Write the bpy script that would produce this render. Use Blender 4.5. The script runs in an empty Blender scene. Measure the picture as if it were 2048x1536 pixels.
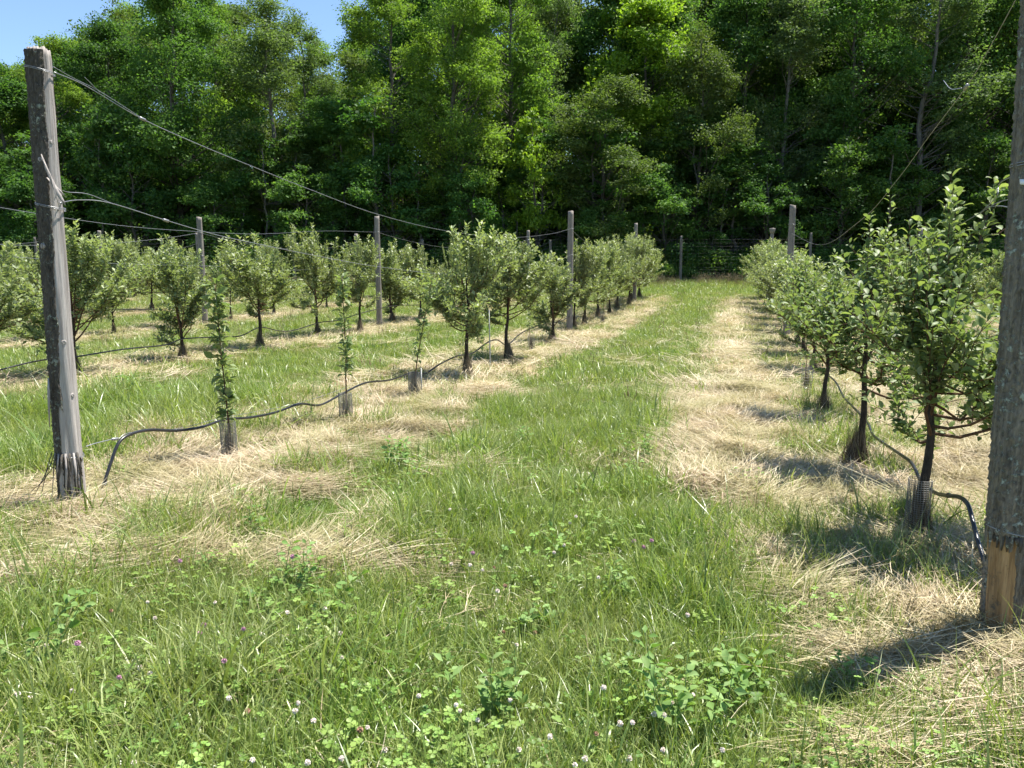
import bpy, math, random
import numpy as np
from mathutils import Matrix, Vector
rng = np.random.default_rng(11)
random.seed(5)
S = bpy.context.scene
C = S.collection

# ------------------------------------------------------------------ camera, light, exposure
CAM_H, PITCH, FPX = 1.60, math.radians(8.3), 1547.0          # photo is 2048 x 1536
cam_d = bpy.data.cameras.new("camera"); cam = bpy.data.objects.new("camera", cam_d); C.objects.link(cam)
cam.location = (0, 0, CAM_H); cam.rotation_euler = (math.pi/2 - PITCH, 0, 0)
cam_d.sensor_width = 36; cam_d.lens = 36 * FPX / 2048; cam_d.clip_end = 2000; cam_d.clip_start = 0.05
S.camera = cam
SUN = Vector((0.34, 0.18, 1.0)).normalized()                    # towards the sun
W = bpy.data.worlds.new("World"); S.world = W; W.use_nodes = True
wn = W.node_tree; wn.nodes.clear()
wo = wn.nodes.new("ShaderNodeOutputWorld"); wb = wn.nodes.new("ShaderNodeBackground"); ws = wn.nodes.new("ShaderNodeTexSky")
ws.sky_type = 'NISHITA'; ws.sun_disc = False
ws.sun_elevation = math.asin(SUN.z); ws.sun_rotation = math.atan2(SUN.x, SUN.y)
ws.altitude = 1200; ws.air_density = 1.0; ws.dust_density = 0.0; ws.ozone_density = 3.0
wb.inputs[1].default_value = 0.10
wn.links.new(ws.outputs[0], wb.inputs[0]); wn.links.new(wb.outputs[0], wo.inputs[0])
sl = bpy.data.lights.new("sun", 'SUN'); sl.energy = 5.0; sl.angle = math.radians(0.53); sl.color = (1.0, 0.955, 0.88)
so = bpy.data.objects.new("sun", sl); C.objects.link(so)
so.rotation_euler = SUN.to_track_quat('Z', 'Y').to_euler(); so.location = (20, 10, 40)
S.view_settings.view_transform = 'Standard'; S.view_settings.look = 'None'
S.view_settings.exposure = 1.24; S.view_settings.gamma = 1.0; S.view_settings.use_curve_mapping = False
S.cycles.max_bounces = 6; S.cycles.diffuse_bounces = 3; S.cycles.glossy_bounces = 2
S.cycles.transmission_bounces = 4; S.cycles.transparent_max_bounces = 4
S.cycles.use_denoising = True; S.cycles.adaptive_threshold = 0.02
S.cycles.caustics_reflective = False; S.cycles.caustics_refractive = False

# ------------------------------------------------------------------ noise, terrain, survey rays
class Noise:
    def __init__(s, seed, scale, octs=3, n=7):
        r = np.random.default_rng(seed); s.w = []
        for o in range(octs):
            k = 2 * math.pi / scale * 2**o; a = r.uniform(0, 2*math.pi, n); m = r.uniform(.6, 1.5, n) * k
            s.w.append((np.cos(a)*m, np.sin(a)*m, r.uniform(0, 6.28, n), .55**o))
        s.norm = 1 / (math.sqrt(n/2) * sum(w[3] for w in s.w)) 
    def __call__(s, x, y):
        x = np.asarray(x, float); y = np.asarray(y, float); t = 0
        for kx, ky, ph, am in s.w:
            t = t + am * np.sin(x[..., None]*kx + y[..., None]*ky + ph).sum(-1)
        return t * s.norm                       # roughly -1.5..1.5
nz1, nz2, nz3, nz4, nz5 = Noise(1, 2.2), Noise(2, .7), Noise(3, 1.3), Noise(4, 5.), Noise(6, .35)
SL = 0.297                                       # rows run along (SL, 1)
ROWN = 1 / math.sqrt(1 + SL*SL)
ROWC = {0: 1.08, 1: -4.50, 2: -9.95, 3: -15.6, 4: -21.0, 5: -26.5, -1: 6.66, -2: 12.2}
def sm(a, b, v):
    t = np.clip((np.asarray(v, float) - a) / (b - a), 0, 1); return t*t*(3 - 2*t)
def row_dist(x, y):
    x = np.asarray(x, float); c = x - SL*np.asarray(y, float)
    ds = np.stack([(c - v) * ROWN for v in ROWC.values()], -1)
    i = np.abs(ds).argmin(-1)
    return np.take_along_axis(ds, i[..., None], -1)[..., 0]
def straw(x, y):
    """0 = green sward, 1 = mown hay strip"""
    d = row_dist(x, y)
    c = np.asarray(x, float) - SL*np.asarray(y, float)
    right = c > 0.4 - 0
    first = (c < -2.0) & (c > -7.2)
    yv = np.asarray(y, float)
    halfR = np.where(d < 0, np.interp(yv, [2.6, 2.9, 3.4, 4.5, 6, 8, 30], [.30, .5, .65, 1.05, 1.55, 1.8, 1.9]), 1.5)
    half = np.where((c > -1.5) & (c < 4), halfR, np.where(first, 1.2, 0.92))
    e = half + .24*nz3(x, y) + .14*nz5(x, y) - np.abs(d - np.where(first, .12, 0))
    s = sm(-.22, .22, e)
    far = sm(36, 31, y)
    near = np.where(c < -1.6, sm(3.5, 3.8, np.asarray(y) + .18*nz3(x, y)), sm(2.1, 2.6, np.asarray(y) + .15*nz3(x, y)))
    s = s * far * near
    # a hay swath raked across the near end of the alley
    yy = 3.98 + .28*np.sin((np.asarray(x)+3)*1.3)
    band = sm(.34, .12, np.abs(np.asarray(y) - yy) + .06*nz5(x, y)) * sm(-.15, -.75, x) * .9
    s = np.maximum(s, band)
    # scattered hay in the alley
    sc = sm(.85, 1.35, nz1(x, y) + .5*nz5(x, y)) * sm(1.7, .5, np.abs(d - 2.0)) * .45 * sm(30, 12, y)
    s = np.maximum(s, sc)
    return np.clip(s * (1 - .85*sm(.12, .75, nz2(x + 7, y - 3) + .45*nz1(y, x))), 0, 1)
def terrain(x, y):
    x = np.asarray(x, float); y = np.asarray(y, float)
    z = 1.12 * np.clip((y - 18) / 26, 0, 1.25)**2 + 11*sm(54, 110, y)
    amp = sm(60, 10, y)
    return z + amp * (.020*nz1(x, y) + .016*nz3(x, y) + .009*nz5(x, y))
def hay_up(x, y):
    d = np.abs(row_dist(x, y)); s = straw(x, y)
    return s * (.015 + .05*np.exp(-((d - 1.15)/.3)**2) + .022*np.maximum(0, nz2(x*1.1, y*1.4)) + .012*nz5(y, x))
def T(x, y): return float(terrain(x, y) + hay_up(x, y))
_c, _s = math.cos(PITCH), math.sin(PITCH)
def ray(px, py):
    u, v = (px - 1024) / FPX, (768 - py) / FPX
    return Vector((u, _c + v*_s, -_s + v*_c))
def ground(px, py):
    r = ray(px, py); z = 0.0
    for _ in range(12):
        t = (z - CAM_H) / r.z; z = T(r.x*t, r.y*t)
    return Vector((r.x*t, r.y*t, z))
def on_row(px, py, c, off=0.0):
    """where the sight line of a surveyed point meets the upright plane of a row"""
    r = ray(px, py); t = (c + off) / (r.x - SL*r.y)
    return Vector((r.x*t, r.y*t, CAM_H + r.z*t))
def at_dist(px, py, y):
    r = ray(px, py); t = y / r.y; return Vector((r.x*t, y, CAM_H + r.z*t))

# ------------------------------------------------------------------ mesh helpers
def mesh(name, V, F, mats=None, tint=None, smooth=False, mat_idx=None):
    """V (n,3); F list of arrays each (m,k)"""
    me = bpy.data.meshes.new(name)
    V = np.asarray(V, np.float32)
    if not isinstance(F, (list, tuple)): F = [F]
    F = [np.asarray(f, np.int32) for f in F if len(f)]
    loops = np.concatenate([f.ravel() for f in F]); cnt = np.concatenate([np.full(len(f), f.shape[1], np.int32) for f in F])
    me.vertices.add(len(V)); me.vertices.foreach_set("co", V.ravel())
    me.loops.add(len(loops)); me.loops.foreach_set("vertex_index", loops)
    me.polygons.add(len(cnt)); st = np.zeros(len(cnt), np.int32); st[1:] = np.cumsum(cnt)[:-1]
    me.polygons.foreach_set("loop_start", st)
    if smooth: me.polygons.foreach_set("use_smooth", np.ones(len(cnt), bool))
    for m in (mats or []): me.materials.append(m)
    if mat_idx is not None: me.polygons.foreach_set("material_index", np.asarray(mat_idx, np.int32))
    if tint is not None:
        a = me.attributes.new("tint", 'FLOAT', 'FACE'); a.data.foreach_set("value", np.asarray(tint, np.float32))
    me.update(calc_edges=True); me.validate(verbose=False)
    return me
class G:
    """collects tubes, blobs and stamped leaves into one mesh"""
    def __init__(s): s.V = []; s.F = {}; s.T = {}; s.n = 0
    def add(s, V, F, tint=0.5):
        V = np.asarray(V, float).reshape(-1, 3); s.V.append(V)
        for f in (F if isinstance(F, list) else [F]):
            f = np.asarray(f, int)
            if len(f) == 0: continue
            k = f.shape[1]; s.F.setdefault(k, []).append(f + s.n)
            t = np.full(len(f), tint) if np.isscalar(tint) else np.asarray(tint)
            s.T.setdefault(k, []).append(t)
        s.n += len(V); return s
    def build(s, name, mats, smooth=False):
        ks = sorted(s.F)
        return mesh(name, np.concatenate(s.V), [np.concatenate(s.F[k]) for k in ks], mats,
                    np.concatenate([np.concatenate(s.T[k]) for k in ks]), smooth)
def tube_arrays(P, R, n=6, cap=True):
    P = np.asarray(P, float); m = len(P); R = np.broadcast_to(np.asarray(R, float), (m,))
    t = np.gradient(P, axis=0); t /= np.linalg.norm(t, axis=1)[:, None] + 1e-9
    ref = np.array([1., 0, 0]) if abs(t[0][2]) > .8 else np.array([0, 0, 1.])
    u = np.cross(t, ref); u /= np.linalg.norm(u, axis=1)[:, None] + 1e-9; v = np.cross(t, u)
    a = np.arange(n) / n * 2*math.pi
    V = P[:, None, :] + R[:, None, None] * (np.cos(a)[None, :, None]*u[:, None, :] + np.sin(a)[None, :, None]*v[:, None, :])
    i, j = np.meshgrid(np.arange(m-1), np.arange(n), indexing='ij'); j2 = (j+1) % n
    F = np.stack([i*n+j, i*n+j2, (i+1)*n+j2, (i+1)*n+j], -1).reshape(-1, 4)
    V = V.reshape(-1, 3)
    if cap:
        V = np.vstack([V, P[0], P[-1]]); k = np.arange(n); k2 = (k+1) % n
        tri = np.vstack([np.stack([np.full(n, m*n), k2, k], -1), np.stack([np.full(n, m*n+1), (m-1)*n+k, (m-1)*n+k2], -1)])
        return V, [F, tri]
    return V, [F]
def nrm(a): return a / (np.linalg.norm(a, axis=-1, keepdims=True) + 1e-9)
def stamp(tv, tf, pos, d, n, L, Wd):
    """copies of a template leaf (along +x, side y, up z) to every position"""
    d = nrm(d); y = nrm(np.cross(n, d)); z = np.cross(d, y)
    k = len(tv); N = len(pos)
    V = (pos[:, None, :] + tv[None, :, 0:1]*(L[:, None, None]*d[:, None, :])
         + tv[None, :, 1:2]*(Wd[:, None, None]*y[:, None, :]) + tv[None, :, 2:3]*(L[:, None, None]*z[:, None, :]))
    F = [(np.asarray(f)[None] + (np.arange(N)*k)[:, None, None]).reshape(-1, len(f[0])) for f in tf]
    return V.reshape(-1, 3), F
LEAF_HI = (np.array([[0,0,0],[.22,.36,.07],[.24,0,0],[.22,-.36,.07],[.52,.5,.07],[.55,0,-.02],[.52,-.5,.07],[.8,.3,.0],[.82,0,-.08],[.8,-.3,.0],[1,0,-.2]]),
           [[[0,2,1],[0,3,2],[7,8,10],[8,9,10]], [[1,2,5,4],[2,3,6,5],[4,5,8,7],[5,6,9,8]]])
LEAF_MID = (np.array([[0,0,0],[.45,.5,.09],[1,0,-.06],[.45,-.5,.09]]), [[[0,2,1],[0,3,2]]])
LEAF_FAR = (np.array([[0,0,0],[.5,.5,.1],[1,0,0],[.5,-.5,.1]]), [[[0,3,2,1]]])
def ob(name, me, parent=None, loc=None, kind=None):
    o = bpy.data.objects.new(name, me); C.objects.link(o)
    if parent is not None: o.parent = parent
    if loc is not None: o.location = loc
    if kind: o["kind"] = kind
    return o
def tag(o, label, cat, group=None):
    o["label"] = label; o["category"] = cat
    if group: o["group"] = group
    return o
def thing(name, label, cat, loc=(0,0,0), rz=0, group=None):
    o = bpy.data.objects.new(name, None); C.objects.link(o); o.location = loc; o.rotation_euler = (0, 0, rz); o.empty_display_size = .1
    return tag(o, label, cat, group)
def copy_tree(o, loc, rz, sc, label, group=None):
    r = o.copy(); C.objects.link(r); r.location = loc; r.rotation_euler = (0, 0, rz); r.scale = sc; r["label"] = label
    if group: r["group"] = group
    for ch in list(o.children):
        c = ch.copy(); C.objects.link(c); c.parent = r
        for g in list(ch.children):
            d = g.copy(); C.objects.link(d); d.parent = c
    return r

# ------------------------------------------------------------------ materials
def newmat(name):
    m = bpy.data.materials.new(name); m.use_nodes = True; m.node_tree.nodes.clear(); return m, m.node_tree
def N_(t, typ, **kw):
    n = t.nodes.new(typ)
    for k, v in kw.items(): setattr(n, k, v)
    return n
def ramp(t, fac, stops):
    r = N_(t, "ShaderNodeValToRGB"); e = r.color_ramp.elements
    while len(e) < len(stops): e.new(.5)
    for el, (p, c) in zip(e, stops): el.position = p; el.color = (*c, 1)
    t.links.new(fac, r.inputs[0]); return r.outputs[0]
def noise(t, scale, detail=4, vec=None, rough=.6):
    n = N_(t, "ShaderNodeTexNoise"); n.inputs["Scale"].default_value = scale; n.inputs["Detail"].default_value = detail; n.inputs["Roughness"].default_value = rough
    if vec is not None: t.links.new(vec, n.inputs["Vector"])
    return n.outputs["Fac"]
def math_(t, op, a, b=None, clamp=False):
    n = N_(t, "ShaderNodeMath", operation=op); n.use_clamp = clamp
    for i, v in enumerate((a, b)):
        if v is None: continue
        if isinstance(v, (int, float)): n.inputs[i].default_value = v
        else: t.links.new(v, n.inputs[i])
    return n.outputs[0]
def mixc(t, fac, a, b, mode='MIX'):
    n = N_(t, "ShaderNodeMix", data_type='RGBA', blend_type=mode)
    for i, v in ((0, fac), (6, a), (7, b)):
        if isinstance(v, (int, float)): n.inputs[i].default_value = v
        elif isinstance(v, tuple): n.inputs[i].default_value = (*v, 1)
        else: t.links.new(v, n.inputs[i])
    return n.outputs[2]
def leafmat(name, dark, mid, light, trans=.35, rough=.45, spec=.35, under=None, objvar=.25, patch=None, tboost=1.5):
    m, t = newmat(name); L = t.links
    at = N_(t, "ShaderNodeAttribute", attribute_name="tint")
    col = ramp(t, at.outputs["Fac"], [(0, dark), (.5, mid), (1, light)])
    oi = N_(t, "ShaderNodeObjectInfo")
    h = N_(t, "ShaderNodeHueSaturation")
    L.new(math_(t, 'ADD', math_(t, 'MULTIPLY', oi.outputs["Random"], .03*objvar*4), .5-.015*objvar*4), h.inputs["Hue"])
    r2 = math_(t, 'FRACT', math_(t, 'MULTIPLY', oi.outputs["Random"], 17.3))
    L.new(math_(t, 'ADD', math_(t, 'MULTIPLY', r2, 2*objvar), 1-objvar), h.inputs["Value"])
    L.new(col, h.inputs["Color"]); col = h.outputs[0]
    if patch:
        ge = N_(t, "ShaderNodeNewGeometry")
        f = noise(t, patch[0], 3, ge.outputs["Position"])
        f = math_(t, 'MULTIPLY', math_(t, 'SUBTRACT', f, .5), patch[2])
        f = math_(t, 'ADD', f, .3, True)
        col = mixc(t, f, col, patch[1])
    if under:
        ge = N_(t, "ShaderNodeNewGeometry")
        colu = mixc(t, .65, col, under); col2 = mixc(t, ge.outputs["Backfacing"], col, colu)
    else: col2 = col
    p = N_(t, "ShaderNodeBsdfPrincipled"); L.new(col2, p.inputs["Base Color"]); p.inputs["Roughness"].default_value = rough
    p.inputs["Specular IOR Level"].default_value = spec
    tr = N_(t, "ShaderNodeBsdfTranslucent")
    b = mixc(t, 1.0, col, (1.25*tboost/1.5, 1.35*tboost/1.5, .55), 'MULTIPLY'); L.new(b, tr.inputs["Color"])
    mx = N_(t, "ShaderNodeMixShader"); mx.inputs[0].default_value = trans
    L.new(p.outputs[0], mx.inputs[1]); L.new(tr.outputs[0], mx.inputs[2])
    o = N_(t, "ShaderNodeOutputMaterial"); L.new(mx.outputs[0], o.inputs[0]); return m
def barkmat(name, a, b, lich=None, scale=1., zs=.15, bump=.6, patch=.58, rough=.9):
    m, t = newmat(name); L = t.links
    tc = N_(t, "ShaderNodeTexCoord"); mp = N_(t, "ShaderNodeMapping"); mp.inputs["Scale"].default_value = (1, 1, zs)
    L.new(tc.outputs["Object"], mp.inputs[0])
    g = noise(t, 60*scale, 6, mp.outputs[0], .7); g2 = noise(t, 9*scale, 4, mp.outputs[0])
    k = math_(t, 'ADD', math_(t, 'MULTIPLY', g, .65), math_(t, 'MULTIPLY', g2, .35))
    col = ramp(t, k, [(.36, a), (.62, b)])
    h = math_(t, 'MULTIPLY', g, 1.0)
    if lich:
        l = noise(t, 22*scale, 8, tc.outputs["Object"], .75); l2 = noise(t, 3*scale, 3, tc.outputs["Object"])
        f = math_(t, 'ADD', l, math_(t, 'MULTIPLY', math_(t, 'SUBTRACT', l2, .5), .5))
        f = math_(t, 'MULTIPLY', math_(t, 'SUBTRACT', f, patch), 14, True)
        col = mixc(t, f, col, lich); h = math_(t, 'ADD', h, math_(t, 'MULTIPLY', f, .35))
    p = N_(t, "ShaderNodeBsdfPrincipled"); L.new(col, p.inputs["Base Color"]); p.inputs["Roughness"].default_value = rough
    p.inputs["Specular IOR Level"].default_value = .2
    bp = N_(t, "ShaderNodeBump"); bp.inputs["Strength"].default_value = bump; bp.inputs["Distance"].default_value = .01
    L.new(h, bp.inputs["Height"]); L.new(bp.outputs[0], p.inputs["Normal"])
    o = N_(t, "ShaderNodeOutputMaterial"); L.new(p.outputs[0], o.inputs[0]); return m
def plain(name, col, rough=.5, metal=0., var=.15, scale=30, spec=.5):
    m, t = newmat(name); L = t.links
    tc = N_(t, "ShaderNodeTexCoord"); f = noise(t, scale, 4, tc.outputs["Object"])
    c = ramp(t, f, [(.3, tuple(v*(1-var) for v in col)), (.7, tuple(min(1, v*(1+var)) for v in col))])
    p = N_(t, "ShaderNodeBsdfPrincipled"); L.new(c, p.inputs["Base Color"]); p.inputs["Roughness"].default_value = rough; p.inputs["Metallic"].default_value = metal
    p.inputs["Specular IOR Level"].default_value = spec
    o = N_(t, "ShaderNodeOutputMaterial"); L.new(p.outputs[0], o.inputs[0]); return m

M = {}
M['grass'] = leafmat('green_grass', (.065,.135,.02), (.165,.265,.045), (.41,.47,.16), .34, .36, .5, objvar=.26, patch=(.9, (.31,.31,.13), 1.3))
M['straw'] = leafmat('dry_hay', (.26,.185,.11), (.54,.43,.285), (.79,.69,.51), .22, .55, .3, objvar=.25, tboost=1.0, patch=(1.5, (.35,.33,.14), 2.6))
M['clover'] = leafmat('clover_leaf', (.09,.17,.03), (.155,.26,.045), (.25,.36,.09), .3, .5, .3, objvar=.2)
M['seed'] = leafmat('grass_seed_head', (.20,.15,.08), (.33,.25,.14), (.44,.36,.22), .2, .7, .2, objvar=.15)
M['weed'] = leafmat('weed_leaf', (.11,.20,.045), (.18,.29,.08), (.28,.39,.15), .35, .6, .2, objvar=.12)
M['apple'] = leafmat('apple_leaf', (.085,.135,.045), (.165,.225,.08), (.31,.37,.16), .38, .5, .35, under=(.30,.34,.22), objvar=.10)
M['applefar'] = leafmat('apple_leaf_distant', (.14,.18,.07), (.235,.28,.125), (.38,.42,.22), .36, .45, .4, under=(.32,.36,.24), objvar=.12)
FM = {
 'maple': leafmat('maple_leaf', (.045,.105,.024), (.088,.18,.044), (.18,.29,.07), .47, .6, .2, objvar=.15),
 'ash':   leafmat('ash_leaf', (.085,.165,.028), (.17,.275,.05), (.29,.41,.085), .5, .6, .2, objvar=.10),
 'birch': leafmat('birch_leaf', (.075,.125,.045), (.13,.195,.075), (.21,.28,.11), .45, .6, .2, objvar=.10),
 'cherry':leafmat('cherry_leaf', (.065,.105,.028), (.115,.165,.045), (.19,.24,.08), .42, .6, .2, objvar=.08),
 'bright':leafmat('young_maple_leaf', (.14,.24,.025), (.22,.35,.04), (.34,.46,.07), .5, .5, .3, objvar=.08)}
M['trunk'] = barkmat('forest_bark', (.035,.03,.025), (.13,.12,.10), (.16,.17,.14), .35, .2, .5)
M['paletrunk'] = barkmat('pale_forest_bark', (.06,.055,.05), (.17,.16,.14), (.15,.16,.13), .35, .25, .5)
M['appletrunk'] = barkmat('apple_bark', (.018,.014,.011), (.065,.052,.04), (.11,.11,.085), 1.2, .4, .5, .66)
M['redbark'] = barkmat('apple_twig_bark', (.05,.028,.016), (.15,.085,.05), None, 1.5, .4, .4)
M['silver'] = barkmat('bare_silver_wood', (.17,.145,.13), (.50,.46,.42), None, 1.6, .03, .6)
M['postbark'] = barkmat('lichened_post_bark', (.045,.038,.03), (.13,.115,.095), (.34,.37,.30), 1.6, .10, .9, .57)
M['postbark2'] = barkmat('ridged_post_bark', (.085,.072,.055), (.30,.265,.21), (.46,.50,.42), 1.5, .05, 1.0, .56)
M['orange'] = barkmat('fresh_split_wood', (.17,.095,.04), (.50,.33,.165), (.16,.13,.09), 1.0, .06, .7, .57)
M['postgrey'] = barkmat('weathered_post', (.12,.105,.09), (.29,.26,.225), (.24,.24,.20), 1.0, .06, .6, .63)
M['postold'] = barkmat('old_fence_post', (.08,.07,.06), (.21,.19,.165), (.20,.21,.17), 1.0, .06, .6, .6)
M['wire'] = plain('galvanised_wire', (.33,.335,.34), .38, .7, .1)
M['fencewire'] = plain('dulled_fence_wire', (.15,.15,.145), .6, .3, .2)
M['gripple'] = plain('wire_tensioner_metal', (.30,.30,.30), .45, .6, .2)
M['hose'] = plain('black_polythene_pipe', (.018,.018,.019), .32, 0, .3, 8, .6)
M['clamp'] = plain('steel_hose_clamp', (.35,.34,.33), .35, .9, .15)
M['guard'] = plain('grey_mesh_guard', (.26,.25,.22), .6, .2, .2)
M['deadgrass'] = leafmat('dead_grass', (.055,.042,.03), (.135,.108,.075), (.27,.225,.155), .1, .8, .1, objvar=.1, tboost=1.0)
M['petal'] = plain('white_clover_petal', (.84,.74,.66), .6, 0, .12, 300)
M['petalb'] = plain('browned_clover_petal', (.40,.24,.15), .7, 0, .3, 300)
M['pink'] = plain('pink_clover_petal', (.50,.27,.36), .6, 0, .3, 300)
M['stem'] = plain('green_stem', (.12,.20,.05), .6, 0, .2)
M['white'] = plain('white_plastic_tag', (.75,.75,.73), .5, 0, .05)
M['bamboo'] = plain('grey_plastic_stake', (.30,.31,.30), .6, 0, .15)

# ground: hay thatch, sward and leaf litter told apart by stored surface weights
gm, t = newmat('field_soil'); L = t.links
ge = N_(t, "ShaderNodeNewGeometry"); pos = ge.outputs["Position"]
a1 = N_(t, "ShaderNodeAttribute", attribute_name="hay"); a2 = N_(t, "ShaderNodeAttribute", attribute_name="wood")
n1 = noise(t, 45, 8, pos, .75); n2 = noise(t, 4, 4, pos); n3 = noise(t, 140, 4, pos, .7)
gcol = ramp(t, math_(t, 'ADD', math_(t, 'MULTIPLY', n1, .6), math_(t, 'MULTIPLY', n2, .4)), [(.35, (.07,.075,.03)), (.52, (.14,.15,.055)), (.68, (.26,.24,.12))])
hcol = ramp(t, math_(t, 'ADD', math_(t, 'MULTIPLY', n3, .5), math_(t, 'MULTIPLY', n1, .5)), [(.36, (.15,.105,.055)), (.5, (.36,.27,.15)), (.64, (.56,.44,.27))])
wcol = ramp(t, n1, [(.35, (.03,.022,.014)), (.65, (.09,.065,.04))])
c = mixc(t, a1.outputs["Fac"], gcol, hcol); c = mixc(t, a2.outputs["Fac"], c, wcol)
p = N_(t, "ShaderNodeBsdfPrincipled"); L.new(c, p.inputs["Base Color"]); p.inputs["Roughness"].default_value = .95; p.inputs["Specular IOR Level"].default_value = .1
bp = N_(t, "ShaderNodeBump"); bp.inputs["Strength"].default_value = .8; bp.inputs["Distance"].default_value = .03
L.new(math_(t, 'ADD', n1, n3), bp.inputs["Height"]); L.new(bp.outputs[0], p.inputs["Normal"])
L.new(p.outputs[0], N_(t, "ShaderNodeOutputMaterial").inputs[0])

# ------------------------------------------------------------------ ground
def grid_axis(parts): return np.unique(np.concatenate([np.arange(a, b, s) for a, b, s in parts]))
gx = grid_axis([(-900,-100,100), (-100,-20,2.), (-20,-5,.25), (-5,5,.07), (5,20,.25), (20,100,2.), (100,901,100)])
gy = grid_axis([(-300,-20,40), (-20,1,1.), (1,7,.07), (7,20,.2), (20,48,.5), (48,100,3.), (100,1001,100)])
X, Y = np.meshgrid(gx, gy, indexing='ij')
Z = terrain(X, Y) + hay_up(X, Y)
nx, ny = len(gx), len(gy)
i, j = np.meshgrid(np.arange(nx-1), np.arange(ny-1), indexing='ij')
F = np.stack([i*ny+j, (i+1)*ny+j, (i+1)*ny+j+1, i*ny+j+1], -1).reshape(-1, 4)
gme = mesh("ground", np.stack([X, Y, Z], -1).reshape(-1, 3), F, [gm], smooth=True)
for nm, val in (("hay", straw(X, Y)), ("wood", sm(43.5, 46, Y))):
    at = gme.attributes.new(nm, 'FLOAT', 'POINT'); at.data.foreach_set("value", val.astype(np.float32).ravel())
go = ob("ground", gme, kind="structure")
go["label"] = "orchard ground with green alleys and strips of mown hay"

# ------------------------------------------------------------------ scattering of what nobody could count
def scatter(name, label, P, rot, scl, idx, templates):
    col = bpy.data.collections.new(name + "_kinds")
    for k, me in enumerate(templates):
        o = bpy.data.objects.new("%s_kind_%02d" % (name, k), me); col.objects.link(o)
    me = bpy.data.meshes.new(name); me.vertices.add(len(P)); me.vertices.foreach_set("co", np.asarray(P, np.float32).ravel())
    for nm, ty, v in (("rot", 'FLOAT_VECTOR', rot), ("scl", 'FLOAT', scl), ("pick", 'INT', idx)):
        a = me.attributes.new(nm, ty, 'POINT')
        a.data.foreach_set("vector" if ty == 'FLOAT_VECTOR' else "value", np.asarray(v, np.int32 if ty == 'INT' else np.float32).ravel())
    o = ob(name, me, kind="stuff"); o["label"] = label
    ng = bpy.data.node_groups.new(name + "_spread", 'GeometryNodeTree')
    ng.interface.new_socket("Geometry", in_out='INPUT', socket_type='NodeSocketGeometry')
    ng.interface.new_socket("Geometry", in_out='OUTPUT', socket_type='NodeSocketGeometry')
    gi, go_ = ng.nodes.new('NodeGroupInput'), ng.nodes.new('NodeGroupOutput')
    ci = ng.nodes.new('GeometryNodeCollectionInfo'); ci.inputs['Collection'].default_value = col
    ci.inputs['Separate Children'].default_value = True; ci.inputs['Reset Children'].default_value = True
    ip = ng.nodes.new('GeometryNodeInstanceOnPoints'); ip.inputs['Pick Instance'].default_value = True
    def na(nm, ty):
        n = ng.nodes.new('GeometryNodeInputNamedAttribute'); n.data_type = ty; n.inputs[0].default_value = nm
        return [s for s in n.outputs if s.enabled and s.name == 'Attribute'][0]
    er = ng.nodes.new('FunctionNodeEulerToRotation')
    L = ng.links
    L.new(gi.outputs[0], ip.inputs['Points']); L.new(ci.outputs[0], ip.inputs['Instance'])
    L.new(na("rot", 'FLOAT_VECTOR'), er.inputs[0]); L.new(er.outputs[0], ip.inputs['Rotation'])
    L.new(na("scl", 'FLOAT'), ip.inputs['Scale']); L.new(na("pick", 'INT'), ip.inputs['Instance Index'])
    L.new(ip.outputs[0], go_.inputs[0])
    md = o.modifiers.new("spread", 'NODES'); md.node_group = ng
    return o

def blades(n, hmin, hmax, w, spread, lean, r, segs=3, flat=0., droop=.5, comb=None):
    """a tuft of tapering ribbons; flat>0 lays them down"""
    base = r.normal(0, spread, (n, 2)); az = r.uniform(0, 2*math.pi, n) if comb is None else r.normal(0, comb, n) + math.pi*r.integers(0, 2, n); H = r.uniform(hmin, hmax, n)
    ln = np.abs(r.normal(lean, lean*.5, n)); el = np.where(flat > 0, r.normal(0.12, .14, n), math.pi/2 - ln)
    d0 = np.stack([np.cos(az)*np.cos(el), np.sin(az)*np.cos(el), np.sin(el)], -1)
    side = np.stack([-np.sin(az + r.normal(0,.5,n)), np.cos(az), r.normal(0, .25, n)], -1); side = nrm(side)
    V = []; ww = w * r.uniform(.6, 1.4, n); bend = r.normal(0, .3, (n, 3)) * (1, 1, .25)
    dr = droop * r.uniform(.2, 1.6, n)
    z0 = np.where(flat > 0, r.uniform(.0, flat, n), -.01)
    for k in range(segs + 1):
        s = k / segs
        c = np.stack([base[:, 0], base[:, 1], z0], -1) + d0 * (H*s)[:, None] + bend * (H*s*s*.5)[:, None]
        c[:, 2] -= dr * H * s**2.5 * (.5 if flat == 0 else .12)
        if flat > 0: c[:, 2] = np.maximum(c[:, 2], .004)
        wk = ww * (1 - s**1.6) * .5 if flat == 0 else ww*.5*(1 - .8*s**4)
        if k < segs: V += [c - side*wk[:, None], c + side*wk[:, None]]
        else: V += [c]
    k = 2*segs + 1; V = np.stack(V, 1)
    f4 = np.array([[2*a, 2*a+1, 2*a+3, 2*a+2] for a in range(segs-1)]); f3 = np.array([[2*segs-2, 2*segs-1, 2*segs]])
    off = (np.arange(n)*k)[:, None, None]
    tt = r.uniform(0, 1, n)
    g = G(); v = V.reshape(-1, 3)
    g.V.append(v); g.n = len(v)
    if len(f4): g.F[4] = [(f4[None]+off).reshape(-1, 4)]; g.T[4] = [np.repeat(tt, len(f4))]
    g.F[3] = [(f3[None]+off).reshape(-1, 3)]; g.T[3] = [tt]
    return g
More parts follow.
